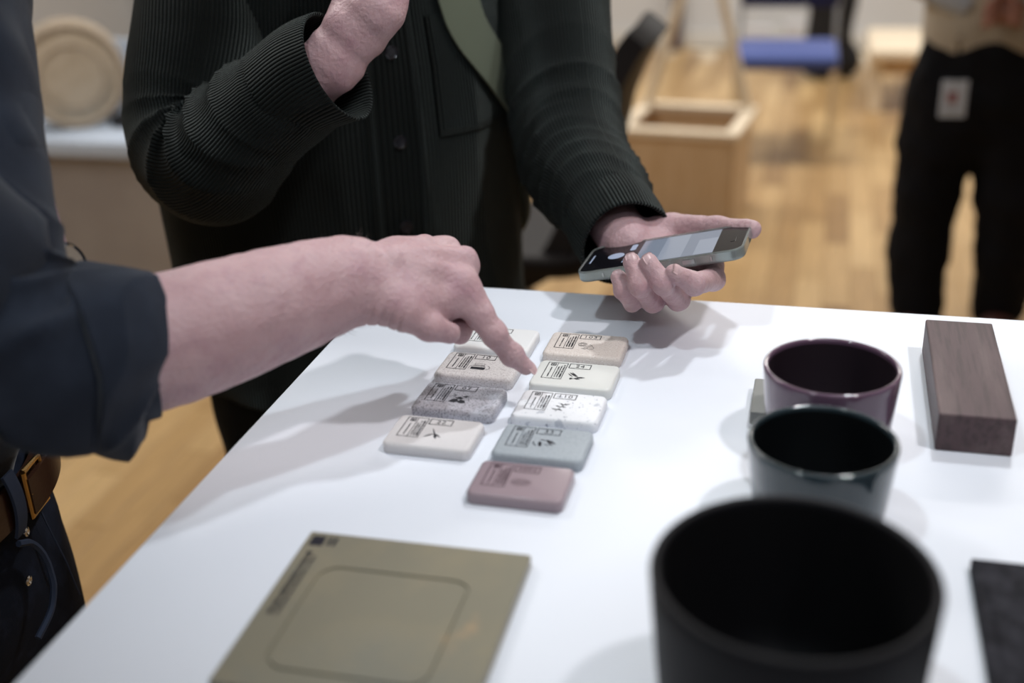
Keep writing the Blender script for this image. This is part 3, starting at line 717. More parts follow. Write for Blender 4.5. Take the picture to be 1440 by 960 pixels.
# ------------------------------------------------------------------ people: helpers
Z = np.array([0, 0, 1.0])
def unit(v): v = np.asarray(v, float); return v / np.linalg.norm(v)
def camdir(x, y, z): return CM.T @ unit((x, y, z))           # direction given in camera axes (x right, y down, z forward)
def head_field(c, f, res=.007):
    """skull centre c, facing f: skull, jaw, nose, brow, ears, eye sockets, lips"""
    l = np.cross(Z, f); R = np.stack([f, l, Z], 1); g = lambda a, b, z: c + R @ np.array([a, b, z])
    F_ = Field(c - .2, c + .17, res)
    F_.ball(g(-.012, 0, .02), .095, .01, scale=(1.02, .80, .98), R=R).ball(g(.035, 0, -.05), .062, .03, scale=(.95, .88, 1.05), R=R)
    F_.chain([g(.03, -.045, -.075), g(.075, 0, -.10), g(.03, .045, -.075)], [.022, .020, .022], .03, .02)
    F_.chain([g(.085, 0, .015), g(.108, 0, -.03)], [.009, .015], .012).chain([g(.074, -.035, .025), g(.082, 0, .026), g(.074, .035, .025)], [.011, .011, .011], .012)
    F_.chain([g(.092, -.022, -.066), g(.100, 0, -.064), g(.092, .022, -.066)], [.006, .0085, .006], .006).chain([g(.090, -.018, -.078), g(.097, 0, -.079), g(.090, .018, -.078)], [.006, .008, .006], .006)
    for s in (-1, 1):
        F_.ball(g(.088, s * .033, .002), .017, .008, sub=True)
        F_.ball(g(-.012, s * .082, -.012), .032, .006, scale=(.62, .26, 1), R=R)
    F_.chain([g(-.03, 0, -.06), g(-.045, 0, -.19)], [.055, .058], .03)
    return F_.mesh(1), R, g
def head_parts(parent, c, f, hair_col, tone):
    _, R, g = None, np.stack([f, np.cross(Z, f), Z], 1), None
    g = lambda a, b, z: c + R @ np.array([a, b, z])
    H_ = Field(c - .16, c + .16, .008); H_.ball(g(-.022, 0, .035), .103, .01, scale=(1.0, .84, .96), R=R).ball(g(.075, 0, -.03), .085, .02, sub=True, scale=(1, 1.05, 1), R=R).ball(g(.0, 0, -.14), .10, .02, sub=True)
    v, q = H_.mesh(1); link('hair', mesh_np('hair', disp(v, q, lambda P, N: .003 * wob(P, 120, 4)), q), hair_col, parent)
    for s in (-1, 1):
        e = BM().lathe([(0, -.0115)] + [(.0115 * math.cos(a), .0115 * math.sin(a)) for a in np.linspace(-1.4, 1.4, 9)] + [(0, .0115)], 16).obj('eyeball', M['white_shirt'], parent, smooth=True); e.location = g(.0665, s * .033, .001)
        i = BM().lathe([(0, 0), (.0055, 0), (.004, .0015), (0, .002)], 16).obj('iris', M['ink'], e, smooth=True); i.rotation_euler = Vector(f).to_track_quat('Z', 'Y').to_euler(); i.location = f * .0108
def trousers(parent, hips, knees, ankles, waist, f, r, m, name='trousers', res=.012, seed=1, fold=.004):
    """hips/knees/ankles: (left, right) points"""
    allp = np.array([*hips, *knees, *ankles, waist]); F_ = Field(allp.min(0) - .2, allp.max(0) + .2, res)
    l = np.cross(Z, f); pel = (np.asarray(hips[0]) + hips[1]) / 2
    F_.chain([waist, pel], [r[0], r[0] * 1.04], .04, flat=(f, .72))
    for h, k, a in zip(hips, knees, ankles): F_.chain([h, (np.asarray(h) + k) / 2, k, (np.asarray(k) + a) / 2, a], [r[1], r[1] * .93, r[2], r[2] * .92, r[3]], .05, .03)
    F_.d[:, :, int(max(0, (waist[2] - F_.lo[2]) / res)):] = .05
    v, q = F_.mesh(1); v = disp(v, q, lambda P, N: fold * wob(P * np.array([1, 1, .7]), 32, seed) + fold * .6 * wob(P, 75, seed + 1))
    return link(name, mesh_np(name, v, q), m, parent)
def shoes(parent, ankles, f, m):
    for a in ankles:
        a = np.asarray(a); F_ = Field(np.array([a[0] - .3, a[1] - .3, -.01]), np.array([a[0] + .3, a[1] + .3, .16]), .008)
        b_ = np.array([a[0], a[1], 0]); F_.chain([b_ - f * .06 + Z * .045, b_ + f * .06 + Z * .045, b_ + f * .16 + Z * .034], [.045, .044, .034], .02, .02).chain([b_ - f * .03 + Z * .06, b_ - f * .02 + Z * .12], [.045, .043], .02)
        v, q = F_.mesh(1); v[:, 2] = np.maximum(v[:, 2], .001); s = link('shoe', mesh_np('shoe', v, q), m, parent)
        BM().box((*(b_ + f * .045)[:2], .007), (.26, .085, .013), .006, 2, rot=Matrix.Rotation(math.atan2(f[1], f[0]), 3, 'Z')).obj('sole', M['blackshoe'], s)
def coarse_body(hips, knees, ankles, shoulders, elbows, wrists, f, neck, res=.014, slim=1.0):
    P = np.array([*hips, *knees, *ankles, *shoulders, *elbows, *wrists, neck]); F_ = Field(P.min(0) - .16, P.max(0) + .16, res)
    pel = (np.asarray(hips[0]) + hips[1]) / 2; l = np.cross(Z, f); ch_ = (np.asarray(shoulders[0]) + shoulders[1]) / 2 - Z * .08
    F_.chain([pel, (pel + ch_) / 2, ch_], [.125 * slim, .115 * slim, .135 * slim], .05, .05, flat=(f, .62)).chain([shoulders[0], shoulders[1]], [.05, .05], .05).chain([ch_ + Z * .05, neck], [.06, .05], .05)
    for h, k, a in zip(hips, knees, ankles): F_.chain([h, k, a], [.068 * slim, .046, .034], .03, .03); F_.chain([a, np.asarray(a) * [1, 1, 0] + f * .12 + Z * .03], [.03, .025], .02)
    for s, e, w_ in zip(shoulders, elbows, wrists): F_.chain([s, e, w_], [.044, .036, .026], .03, .03)
    return F_.mesh(1)
def nail(parent, pos, nrm, along, wd, ln, m=None):
    """a thin curved plate seated on a fingertip"""
    n = unit(nrm); a = unit(np.asarray(along) - n * (np.asarray(along) @ n)); s = np.cross(n, a); V, Q = [], []; N1, N2 = 7, 9
    for k in (0, 1):
        for i in range(N1):
            for j in range(N2):
                u = (i / (N1 - 1) - .5) * 2; v = (j / (N2 - 1) - .5) * 2; t_ = (1 - abs(u) ** 3 * .28)
                x = v * wd / 2 * t_; y = u * ln / 2
                V.append(np.asarray(pos) + s * x + a * y + n * ((-.0016 * v * v - .0006 * u * u) - .0009 * k))
    o = N1 * N2
    for i in range(N1 - 1):
        for j in range(N2 - 1): q = i * N2 + j; Q += [(q, q + 1, q + N2 + 1, q + N2), (q + o, q + N2 + o, q + N2 + 1 + o, q + 1 + o)]
    ring = [i * N2 for i in range(N1)] + [(N1 - 1) * N2 + j for j in range(1, N2)] + [i * N2 + N2 - 1 for i in range(N1 - 2, -1, -1)] + [j for j in range(N2 - 2, 0, -1)]
    for x, y in zip(ring, ring[1:] + ring[:1]): Q.append((x, x + o, y + o, y))
    me = mesh_np('fingernail', V, Q); return link('fingernail', me, m or M['nail'], parent)
def skin_detail(v, q, seed=0, a=.00035):
    return disp(v, q, lambda P, N: a * wob(P, 260, seed) + a * 1.2 * wob(P, 90, seed + 1))
P3 = lambda *a: np.array([at(*p[:3]) for p in a])

# ================================================================== the man in the green corduroy shirt
fA = unit((.60, -.80, 0)); lA = np.cross(Z, fA)
CA = np.array([-.590, 1.380, 0])
man = empty('person', (CA[0], CA[1], 0)); tag(man, 'person in a dark green corduroy shirt with an olive strap, holding a phone', 'person')
A_sh = [CA + lA * .285 + Z * 1.385, CA - lA * .132 + Z * 1.385]
A_el = [at(800, 208, 1.42), at(266, 244, 1.28)]
A_wr = [at(884, 346, 1.235), at(486, 66, 1.17)]
A_hip = [CA + lA * .095 + Z * .84 - fA * .02, CA - lA * .10 + Z * .84 - fA * .02]
A_kn = [CA + lA * .11 + Z * .46 + fA * .0, CA - lA * .13 + Z * .46 + fA * .0]
A_an = [CA + lA * .12 + Z * .09 - fA * .03, CA - lA * .15 + Z * .09 - fA * .03]
hcA = CA + Z * 1.63 + fA * .05
(hv, hq), _, _ = head_field(hcA, fA)
cb = coarse_body(A_hip, A_kn, A_an, A_sh, A_el, A_wr, fA, hcA - Z * .12 - fA * .03, slim=.9)
# left hand under the phone
PH_C = at(935.6, 355.4, 1.165)
PH_R = np.array([[.9729, .0481, -.2262], [-.0421, .9986, .0312], [.2274, -.0209, .9736]])
ph = lambda x, y, z: PH_C + PH_R @ np.array([x, y, z])
lo = at(935, 380, 1.17); FL = Field(lo - np.array([.17, .15, .11]), lo + np.array([.17, .13, .11]), .0014)
yE = -.0405; zb = -.0065; zt = .0065                           # near edge, underside, top of the phone in its own frame
pal = [ph(-.045, .045, -.030), ph(-.005, .035, -.030), ph(.028, .022, -.030)]
FL.chain([A_wr[0] - unit(A_wr[0] - A_el[0]) * .05, A_wr[0], ph(-.040, .050, -.028)], [.029, .026, .024], .012, .012)
for e, rr_ in (((.034, .012, -.027), .0145), ((.018, .004, -.029), .0145), ((.000, .000, -.029), .014), ((-.016, .0, -.028), .013)):
    FL.chain([ph(-.036, .050, -.026), ph(*e)], [.017, rr_], .012)
FL.chain([ph(-.030, .052, -.024), ph(.012, .046, -.020)], [.020, .017], .012)
FING = {  # pinky, ring, middle, index: (px, py, depth, radius) from the knuckle to the tip
    'pinky': ([ph(-.016, .0, -.026), at(889, 425, 1.130), at(876.5, 408, 1.103), at(870.5, 391, 1.107)], [.0115, .0090, .0086, .0078]),
    'ring': ([ph(.000, -.002, -.027), at(918, 425, 1.127), at(899, 402, 1.088), at(888.5, 368, 1.094)], [.0120, .0098, .0093, .0085]),
    'middle': ([ph(.020, .004, -.027), at(953, 421, 1.122), at(931, 399, 1.080), at(912, 369, 1.084)], [.0125, .0102, .0097, .0088]),
    'index': ([ph(.040, .014, -.026), at(1002, 392, 1.135), at(976, 399, 1.083), at(949, 384, 1.074)], [.0125, .0110, .0101, .0088]),
}
for nme, (pts, rad) in FING.items(): FL.chain(pts, rad, .0022, .005)
for nme in ('ring', 'middle', 'index'):
    p_ = FING[nme][0]; FL.ball(p_[1], FING[nme][1][1] * 1.0, .004)
# thumb along the far edge
TH = [ph(-.030, .056, -.020), at(945, 322, 1.245), at(1008, 321, 1.205), at(1058, 322.5, 1.165)]
FL.chain(TH, [.020, .0165, .0118, .0092], .010, .006)
FL.chain([ph(-.035, .05, -.02), at(925, 327, 1.25)], [.02, .017], .012)
lh = FL.mesh(1)
lh = (skin_detail(*lh, 11), lh[1])
# raised right hand
lo = at(520, 10, 1.16); FR = Field(lo - np.array([.13, .13, .13]), lo + np.array([.15, .13, .17]), .002)
wR = A_wr[1]
FR.chain([at(440, 112, 1.185), at(470, 84, 1.175), at(492, 52, 1.168)], [.031, .029, .028], .012, .012)
kn = P3((560, -85, 1.15), (540, -100, 1.165), (518, -108, 1.18), (498, -110, 1.195))
for k_, kp in enumerate(kn): FR.chain([at(498 + (3 - k_) * 4, 40, 1.165), kp], [.021, .0135], .014)
FR.chain([at(532, 14, 1.148), at(548, -40, 1.145)], [.022, .016], .014)
FR.chain([at(500, 44, 1.165), at(532, 12, 1.150)], [.024, .021], .014)
for k_, kp in enumerate(kn):
    d1 = camdir(.15 - .1 * k_, -1, .35); d2 = camdir(-.1, -.35, 1.0); d3 = camdir(-.15, .55, .8); s_ = (.043, .048, .045, .036)[k_]
    FR.chain([kp, kp + d1 * s_, kp + d1 * s_ + d2 * s_ * .62, kp + d1 * s_ + d2 * s_ * .62 + d3 * s_ * .5], [.0115, .0098, .0088, .0076], .003, .005)
FR.chain([at(540, 20, 1.15), at(575, -45, 1.16), at(580, -85, 1.19), at(572, -105, 1.22)], [.018, .013, .011, .0085], .008, .006)
rh = FR.mesh(1); rh = (skin_detail(*rh, 12, .0005), rh[1])
v, q = join([cb, (hv, hq), lh, rh])
body = link('body', mesh_np('body', v, q), M['skin'], man)
head_parts(man, hcA, fA, M['hair'], 0)
for nme, dv in (('pinky', (-.20, -.42, -.88)), ('ring', (-.15, -.50, -.86)), ('middle', (-.02, -.50, -.86)), ('index', (.06, -.48, -.87))):
    p_, r_ = FING[nme]; a = unit(p_[3] - p_[2]); n_ = camdir(*dv); n_ = unit(n_ - a * (n_ @ a))
    nail(man, p_[3] + n_ * (r_[3] * .925) + a * .0010, n_, a, r_[3] * 1.28, r_[3] * 1.42)

# shirt body
shirt = None
SH_Z = np.array([.85, .95, 1.05, 1.15, 1.25, 1.33, 1.40, 1.455, 1.50, 1.535])
SH_W = np.array([.232, .232, .234, .238, .232, .216, .190, .140, .085, .066])
SH_D = np.array([.135, .132, .132, .135, .135, .132, .120, .095, .075, .062])
def shirt_point(th, z):
    W_ = np.interp(z, SH_Z, SH_W); D_ = np.interp(z, SH_Z, SH_D); c, s = np.cos(th), np.sin(th)
    e = .86; x = np.sign(c) * np.abs(c) ** e * D_; y = np.sign(s) * np.abs(s) ** e * W_
    p = CA + x[..., None] * fA + y[..., None] * lA + z[..., None] * Z + (np.clip(z - 1.35, 0, 1) * .12)[..., None] * fA
    q = np.stack([th * 1.1, z * .9 + .35 * th, np.zeros_like(th)], -1)
    fo = .0045 * wob(np.stack([th * 3.2, z * 5, th * 0], -1), 1.6, 21) + .0035 * wob(np.stack([th * 6 - z * 6, z * 6, th * 0], -1), 1.5, 22)
    rid = np.sin(th * 9 + 1.2 * np.sin(z * 7) + 2.0 * (z - 1.1)); fo = fo + .0045 * (np.abs(rid) ** .5 * -1 + .6) * np.clip((1.36 - z) * 6, 0, 1) * (.5 + .5 * np.sin(th * 2.3 + 1))
    fo = fo + .010 * np.clip((.93 - z) / .08, 0, 1) * np.sin(th * 7)
    # soft pull lines from the strap towards the hip
    n = np.stack([c / np.maximum(D_, .01), s / np.maximum(W_, .01)], -1); n /= np.linalg.norm(n, axis=-1, keepdims=True)
    nn = n[..., :1] * fA + n[..., 1:] * lA
    return p + nn * fo[..., None], nn
def shirt_grid(t0, t1, z0, z1, nt, nz, off=0.0):
    th, zz = np.meshgrid(np.linspace(t0, t1, nt), np.linspace(z0, z1, nz)); p, n = shirt_point(th, zz)
    return p + n * off, np.stack([th * .165, zz], -1)
G, UV = shirt_grid(-np.pi, np.pi, 1.535, .85, 241, 120); G[:, -1] = G[:, 0]
G, UV = turn_in(G, UV, .003, .03)
shirt = link('shirt', grid_mesh('shirt', G, UV), M['cordfine'], man)
# where on the shirt is a given pixel
_th, _z = np.meshgrid(np.linspace(-1.7, 1.7, 180), np.linspace(.9, 1.5, 160)); _p, _nn = shirt_point(_th, _z); _pj = proj(_p)
def find(px, py):
    k = np.argmin((_pj[..., 0] - px) ** 2 + (_pj[..., 1] - py) ** 2 + 1e5 * (((_p - CAM) * _nn).sum(-1) > 0)); return _th.flat[k], _z.flat[k]
tb, zb_ = find(562, 197)
G, UV = shirt_grid(tb - .115, tb + .115, 1.50, .86, 14, 110, .0035); sheet('placket', G, UV, .005, M['cord'], shirt)
for s in (-1, 1):
    G, UV = shirt_grid(tb + s * .095 - .006, tb + s * .095 + .006, 1.49, .87, 3, 100, .0043); sheet('placket_seam', G, UV * 3, .002, M['cordfine'], shirt)
for k in range(-2, 4):
    zk = zb_ + k * .105
    if not .88 < zk < 1.47: continue
    p_, n_ = shirt_point(np.array([tb]), np.array([zk])); p_ = p_[0] + n_[0] * .0038
    prof_ = [(0, 0), (.0072, 0), (.0082, .0012), (.0080, .0026), (.0066, .0032), (.0056, .0022), (0, .0020)]
    o = BM().lathe(prof_, 24).obj('button', M['button'], shirt, smooth=True); o.location = p_; o.rotation_euler = Vector(n_[0]).to_track_quat('Z', 'Y').to_euler()
# chest pocket
t0, z0 = find(617, 190); t1, _ = find(716, 150); _, z1 = find(616, 20)
G, UV = shirt_grid(t0, t1, z1, z0, 40, 40, .003)
thp = np.linspace(0, 1, 40); sheet('pocket', G, UV, .004, M['cordfine'], shirt)
G, UV = shirt_grid(t0 - .006, t0 + .012, z1, z0, 4, 40, .0046); sheet('pocket_seam', G, UV * 3, .004, M['cord'], shirt)
G, UV = shirt_grid(t0 - .006, t1, z0 + .006, z0 - .001, 40, 4, .0046); sheet('pocket_seam', G, UV * 3, .004, M['cord'], shirt)
# collar above the frame
for s in (-1, 1):
    th, zz = np.meshgrid(np.linspace(0, s * 2.9, 30), np.linspace(0, 1, 8)); p_, n_ = shirt_point(th + tb * (1 - np.abs(th) / 2.9), 1.525 + 0 * zz)
    G = p_ + n_ * (.004 + .035 * zz)[..., None] * 1.0 + Z * (.02 - .045 * zz)[..., None]
    sheet('collar', G if s < 0 else G[:, ::-1], np.stack([th * .1, zz * .05], -1), .004, M['cordfine'], shirt)
# webbing strap across the chest
pts = [find(*p_) for p_ in ((615, -60), (650, 35), (684, 85), (712, 132), (742, 190), (752, 240))]
pts = np.array(pts); pts = np.vstack([[pts[0, 0] - .35, pts[0, 1] + .13], pts, [pts[-1, 0] + .5, pts[-1, 1] - .10]])
c_, _ = spline(np.c_[pts[:, 0] * .165, pts[:, 1], pts[:, 0] * 0], 60); tn = np.gradient(c_[:, :2], axis=0); tn /= np.linalg.norm(tn, axis=1, keepdims=True)
wv = np.linspace(-.0255, .0255, 11); G = np.zeros((60, 11, 3))
for j, w_ in enumerate(wv):
    a = c_[:, 0] - tn[:, 1] * w_; b_ = c_[:, 1] + tn[:, 0] * w_; p_, n_ = shirt_point(a / .165, np.clip(b_, .86, 1.53)); G[:, j] = p_ + n_ * .011
for _ in range(6): G[1:-1] = (G[:-2] + G[1:-1] * 2 + G[2:]) / 4
UVs = np.stack(np.meshgrid(wv, np.linspace(0, .6, 60)), -1)
strap = sheet('shoulder_strap', G[:, ::-1], UVs, .003, M['strap'], man)
# sleeves
def ridge(x, p=.55): return 1 - np.abs(np.sin(x)) ** p
uR = unit(A_sh[1] - A_el[1]); uL = unit(A_sh[0] - A_el[0])
def foldR(s, th, L):
    wq = wob(np.stack([s * 9, np.cos(th) * .9, np.sin(th) * .9], -1), 1.6, 37); x = s - .395 + .008 * wq; g = np.exp(-(x / .085) ** 2) * (.75 + .3 * wob(np.stack([s * 7, np.cos(th) * 1.1, np.sin(th) * 1.1], -1), 1.7, 38)); o = .0022 * wob(np.stack([s * 22, np.cos(th) * 1.5, np.sin(th) * 1.5], -1), 1.5, 31)
    c = np.cos(th - .3)
    o += g * .014 * (ridge((x + .018 * np.cos(th - .9)) * 98 + .7 * np.sin(th * 1.3), .5) - .35) * (.65 + .35 * np.cos(th))
    o += .004 * np.exp(-((s - .58) / .04) ** 2) * ridge((s + .03 * np.cos(th + 1)) * 95) + .003 * np.sin(s * 30 + 2 * np.sin(th + 1))
    return o
rs = [(*(CA - lA * .05 + Z * 1.40), .052), (*(A_sh[1] + Z * .012), .074), (*(A_sh[1] * .5 + A_el[1] * .5), .074), (*(A_sh[1] * .15 + A_el[1] * .85 - fA * .012), .074), (*(A_el[1] * .82 + A_wr[1] * .18 - Z * .012), .070), (*(A_el[1] * .5 + A_wr[1] * .5), .061), (*(A_el[1] * .22 + A_wr[1] * .78), .050)]
G, UV = sleeve_grid(rs, 150, 96, camdir(-.3, 0, -1), foldR); sl = link('sleeve', grid_mesh('sleeve', G, UV), M['cord'], shirt)
dW = unit(A_wr[1] - A_el[1]); dn = camdir(.45, .9, 0)
def cuffR(s, th, L): return .0015 * wob(np.stack([s * 30, np.cos(th) * 2, np.sin(th) * 2], -1), 1.5, 33) + (s / L) ** 2 * .012 * np.clip(np.cos(th), 0, 1) ** 2
G, UV = sleeve_grid([(*(A_el[1] * .36 + A_wr[1] * .64), .0555), (*(A_el[1] * .2 + A_wr[1] * .8), .056), (*(A_el[1] * .07 + A_wr[1] * .93 + dn * .004), .052)], 30, 96, dn, cuffR)
G, UV = turn_in(G, UV, .004, .04); link('cuff', grid_mesh('cuff', G, UV), M['cord'], sl)
def foldL(s, th, L):
    wq = wob(np.stack([s * 9, np.cos(th) * .9, np.sin(th) * .9], -1), 1.6, 47); x = s - .60 + .012 * wq; g = np.exp(-(x / .10) ** 2) * (.55 + .55 * wob(np.stack([s * 7, np.cos(th) * 1.1, np.sin(th) * 1.1], -1), 1.7, 48)); o = .002 * wob(np.stack([s * 22, np.cos(th) * 1.5, np.sin(th) * 1.5], -1), 1.5, 41)
    o += g * .014 * (ridge((x + .018 * np.cos(th - .6)) * 100 + .9 * np.sin(2 * th), .5) - .3) * (.75 + .25 * np.sin(th + .5))
    o += .006 * np.exp(-((s - .45) / .06) ** 2) * ridge((s + .03 * np.cos(th)) * 60)
    return o
rs = [(*(CA + lA * .08 + Z * 1.40), .052), (*(CA + lA * .19 + Z * 1.408), .074), (*(A_sh[0] - Z * .005 + lA * .002), .076), (*(A_sh[0] * .5 + A_el[0] * .5), .070), (*(A_sh[0] * .12 + A_el[0] * .88), .068), (*(A_el[0] * .8 + A_wr[0] * .2), .064), (*(A_el[0] * .45 + A_wr[0] * .55), .056), (*(A_el[0] * .22 + A_wr[0] * .78), .049)]
G, UV = sleeve_grid(rs, 150, 96, camdir(-.3, 0, -1), foldL); sl = link('sleeve', grid_mesh('sleeve', G, UV), M['cord'], shirt)
G, UV = sleeve_grid([(*(A_el[0] * .33 + A_wr[0] * .67), .051), (*(A_el[0] * .17 + A_wr[0] * .83), .0525), (*(A_el[0] * .03 + A_wr[0] * .97), .050)], 30, 96, camdir(0, 0, -1), lambda s, th, L: .0012 * wob(np.stack([s * 30, np.cos(th) * 2, np.sin(th) * 2], -1), 1.5, 43))
G, UV = turn_in(G, UV, .004, .04); link('cuff', grid_mesh('cuff', G, UV), M['cord'], sl)
trousers(man, A_hip, A_kn, A_an, CA + Z * .96, fA, (.185, .098, .078, .066), M['dark_trouser'], seed=51)
shoes(man, A_an, fA, M['blackshoe'])

# the phone: top-level, lying in the hand
phone = empty('smartphone', tuple(PH_C)); phone.rotation_euler = Matrix(PH_R.tolist()).to_euler()
tag(phone, 'large smartphone in a clear case held flat over the table', 'phone')
L_, W_, Hh = .165, .081, .0112
b = BM(); slab(b, L_, W_, .013, [(.0012, -Hh / 2), (0, -Hh / 2 + .0015), (0, Hh / 2 - .0012), (.0006, Hh / 2 - .0003), (.0016, Hh / 2 - .0003), (.0022, Hh / 2 - .0012), (.0022, Hh / 2 - .002)], n=8); b.obj('clear_case', M['case'], phone, smooth=True, angle=.5)
b = BM(); slab(b, L_ - .0034, W_ - .0034, .0115, [(.001, -Hh / 2 + .0012), (0, -Hh / 2 + .002), (0, Hh / 2 - .0022), (.0006, Hh / 2 - .0016)], n=8); b.obj('frame', M['phoneframe'], phone, smooth=True, angle=.5)
zf = Hh / 2 - .0016
gl = BM(); slab(gl, L_ - .0050, W_ - .0050, .0108, [(0, zf), (0, zf + .0004)], n=8); gl = gl.obj('glass_front', M['phoneglass'], phone)
def scr(name, m, x0, x1, y0, y1, dz=.0005): return BM().box(((x0 + x1) / 2, (y0 + y1) / 2, zf + dz), (x1 - x0, y1 - y0, .0002)).obj(name, m, gl)
scr('viewfinder', M['screen'], -.026, .053, -.0355, .0355); scr('viewfinder_patch', M['screen_light'], -.002, .022, -.0355, .0355, .00062); scr('viewfinder_patch', M['screen_light'], .034, .053, -.0355, .01, .00062)
BM().lathe([(0, 0), (.0085, 0), (.0085, .0002), (0, .0002)], 28, (-.0495, .0, zf + .0004)).obj('shutter_button', M['icon'], gl)
roundslab(BM(), .006, .018, .0002, .0025, .0001, cx=-.035, cy=.020, z=zf + .0004, bot=.00005).obj('mode_icon', M['icon'], gl)
roundslab(BM(), .0016, .024, .0002, .0006, .0001, cx=-.0745, cy=0, z=zf + .0004, bot=.00005).obj('home_bar', M['icon'], gl)
for k in range(4): BM().box((-.0385, -.022 + k * .007, zf + .0005), (.0012, .004, .0002)).obj('mode_text', M['icon'], gl)
roundslab(BM(), .005, .021, .0003, .0024, .0001, cx=.069, cy=0, z=zf + .0004, bot=.00005).obj('camera_cutout', M['phoneglass'], gl)
for x, ln in ((.030, .012), (-.055, .002), (.052, .002)): BM().box((x, -W_ / 2 + .0002, 0), (ln, .0012, .0045), .0004).obj('side_button', M['phoneframe'], phone)
BM().box((.074, -W_ / 2 + .0085, .0012), (.012, .006, .006), .002, rot=Matrix.Rotation(.8, 3, 'Z')).obj('corner_bumper', M['phoneglass'], phone)

# ================================================================== the man pointing
fB = unit((.985, -.17, 0)); lB = np.cross(Z, fB); CB = np.array([-.812, .715, 0])
pt_ = empty('person', (CB[0], CB[1], 0)); tag(pt_, 'person in a navy shirt with rolled sleeves and jeans, pointing at a tile', 'person')
B_sh = [at(-125, -60, .93), CB - lB * .2 + Z * 1.42 - fB * .06]
NR = .955
atn = lambda x, y, d: at(x, y, d * NR)
elB = atn(2, 533, .875); wrB = atn(505, 393, 1.01)
B_el = [elB, at(-130, 330, .80)]; B_wr = [wrB, at(58, 402, .945)]
B_hip = [CB + lB * .09 + Z * .90, CB - lB * .09 + Z * .90]; B_kn = [CB + lB * .11 + Z * .49 + fB * .02, CB - lB * .11 + Z * .49 + fB * .02]; B_an = [CB + lB * .12 + Z * .09 - fB * .02, CB - lB * .12 + Z * .09 - fB * .02]
hcB = CB + Z * 1.67 + fB * .08
(hv, hq), _, _ = head_field(hcB, fB)
cb = coarse_body(B_hip, B_kn, B_an, B_sh, B_el, B_wr, fB, hcB - Z * .12 - fB * .03, slim=.85)
lo = atn(440, 430, 1.0); FP = Field(np.array([*(np.minimum(atn(130, 500, .9), lo) - .07)[:2], 1.053]), np.array([atn(760, 530, 1.05)[0] + .02, atn(600, 350, 1.09)[1] + .03, 1.235]), .0015)
ac_, _ = spline([(*atn(100, 514, .90), .034), (*atn(200, 488, .926), .0405), (*atn(235, 478, .935), .0415), (*atn(340, 444, .96), .0385), (*atn(430, 413, .985), .033), (*atn(478, 399, 1.0), .029), (*atn(512, 392, 1.012), .0270)], 16); FP.chain(ac_[:, :3], ac_[:, 3], .012, .02)
dT = 1.054; TIP = atn(739.5, 516.5, dT)
K = {'index': atn(648, 404, 1.033), 'middle': atn(649, 373, 1.050), 'ring': atn(626, 357, 1.066), 'pinky': atn(596, 352, 1.082)}
for nme, rr_ in (('index', .0150), ('middle', .0150), ('ring', .0140), ('pinky', .0125)):
    FP.chain([atn(512, 392, 1.014), (atn(512, 392, 1.014) + K[nme]) / 2 + camdir(0, -.2, -.1) * .001, K[nme]], [.0225, .0195, rr_], .010, .01)
    FP.ball(K[nme] + camdir(.3, -.5, -.2) * .0025, .0108, .006)
FP.chain([atn(520, 408, 1.008), atn(575, 425, 1.012), atn(628, 424, 1.028)], [.022, .0215, .0165], .012, .01)      # thumb side of the palm
FP.chain([atn(526, 420, 1.000), atn(566, 436, .998)], [.0195, .0160], .010)                                         # ball of the thumb
FP.chain([atn(566, 438, .998), atn(604, 459, 1.003), atn(632, 468, 1.016)], [.0148, .0112, .0092], .005, .005)       # thumb
IDX = [K['index'] + camdir(.2, .5, 0) * .003, atn(694.5, 470, 1.033), atn(719.5, 497.5, (1.033 + dT) / 2 + .002), TIP]; IR = [.0125, .0102, .0088, .0070]
FP.chain(IDX, IR, .006, .006); FP.ball(IDX[1] + camdir(.45, -.5, -.2) * .0018, .0098, .004).ball(IDX[2], .0089, .003)
FP.chain([K['index'], (IDX[0] + IDX[1]) / 2], [.0145, .0112], .008)
FP.chain([K['middle'], atn(660, 441, 1.062), atn(646, 468, 1.046), atn(622, 464, 1.030)], [.0118, .0105, .0095, .0082], .0022, .004)
FP.chain([K['ring'], atn(642, 428, 1.088), atn(622, 452, 1.070), atn(602, 446, 1.050)], [.0115, .0098, .0088, .0078], .0022, .004)
FP.chain([K['pinky'], atn(612, 414, 1.102), atn(598, 432, 1.085), atn(582, 428, 1.068)], [.0105, .0085, .0078, .0070], .0022, .004)
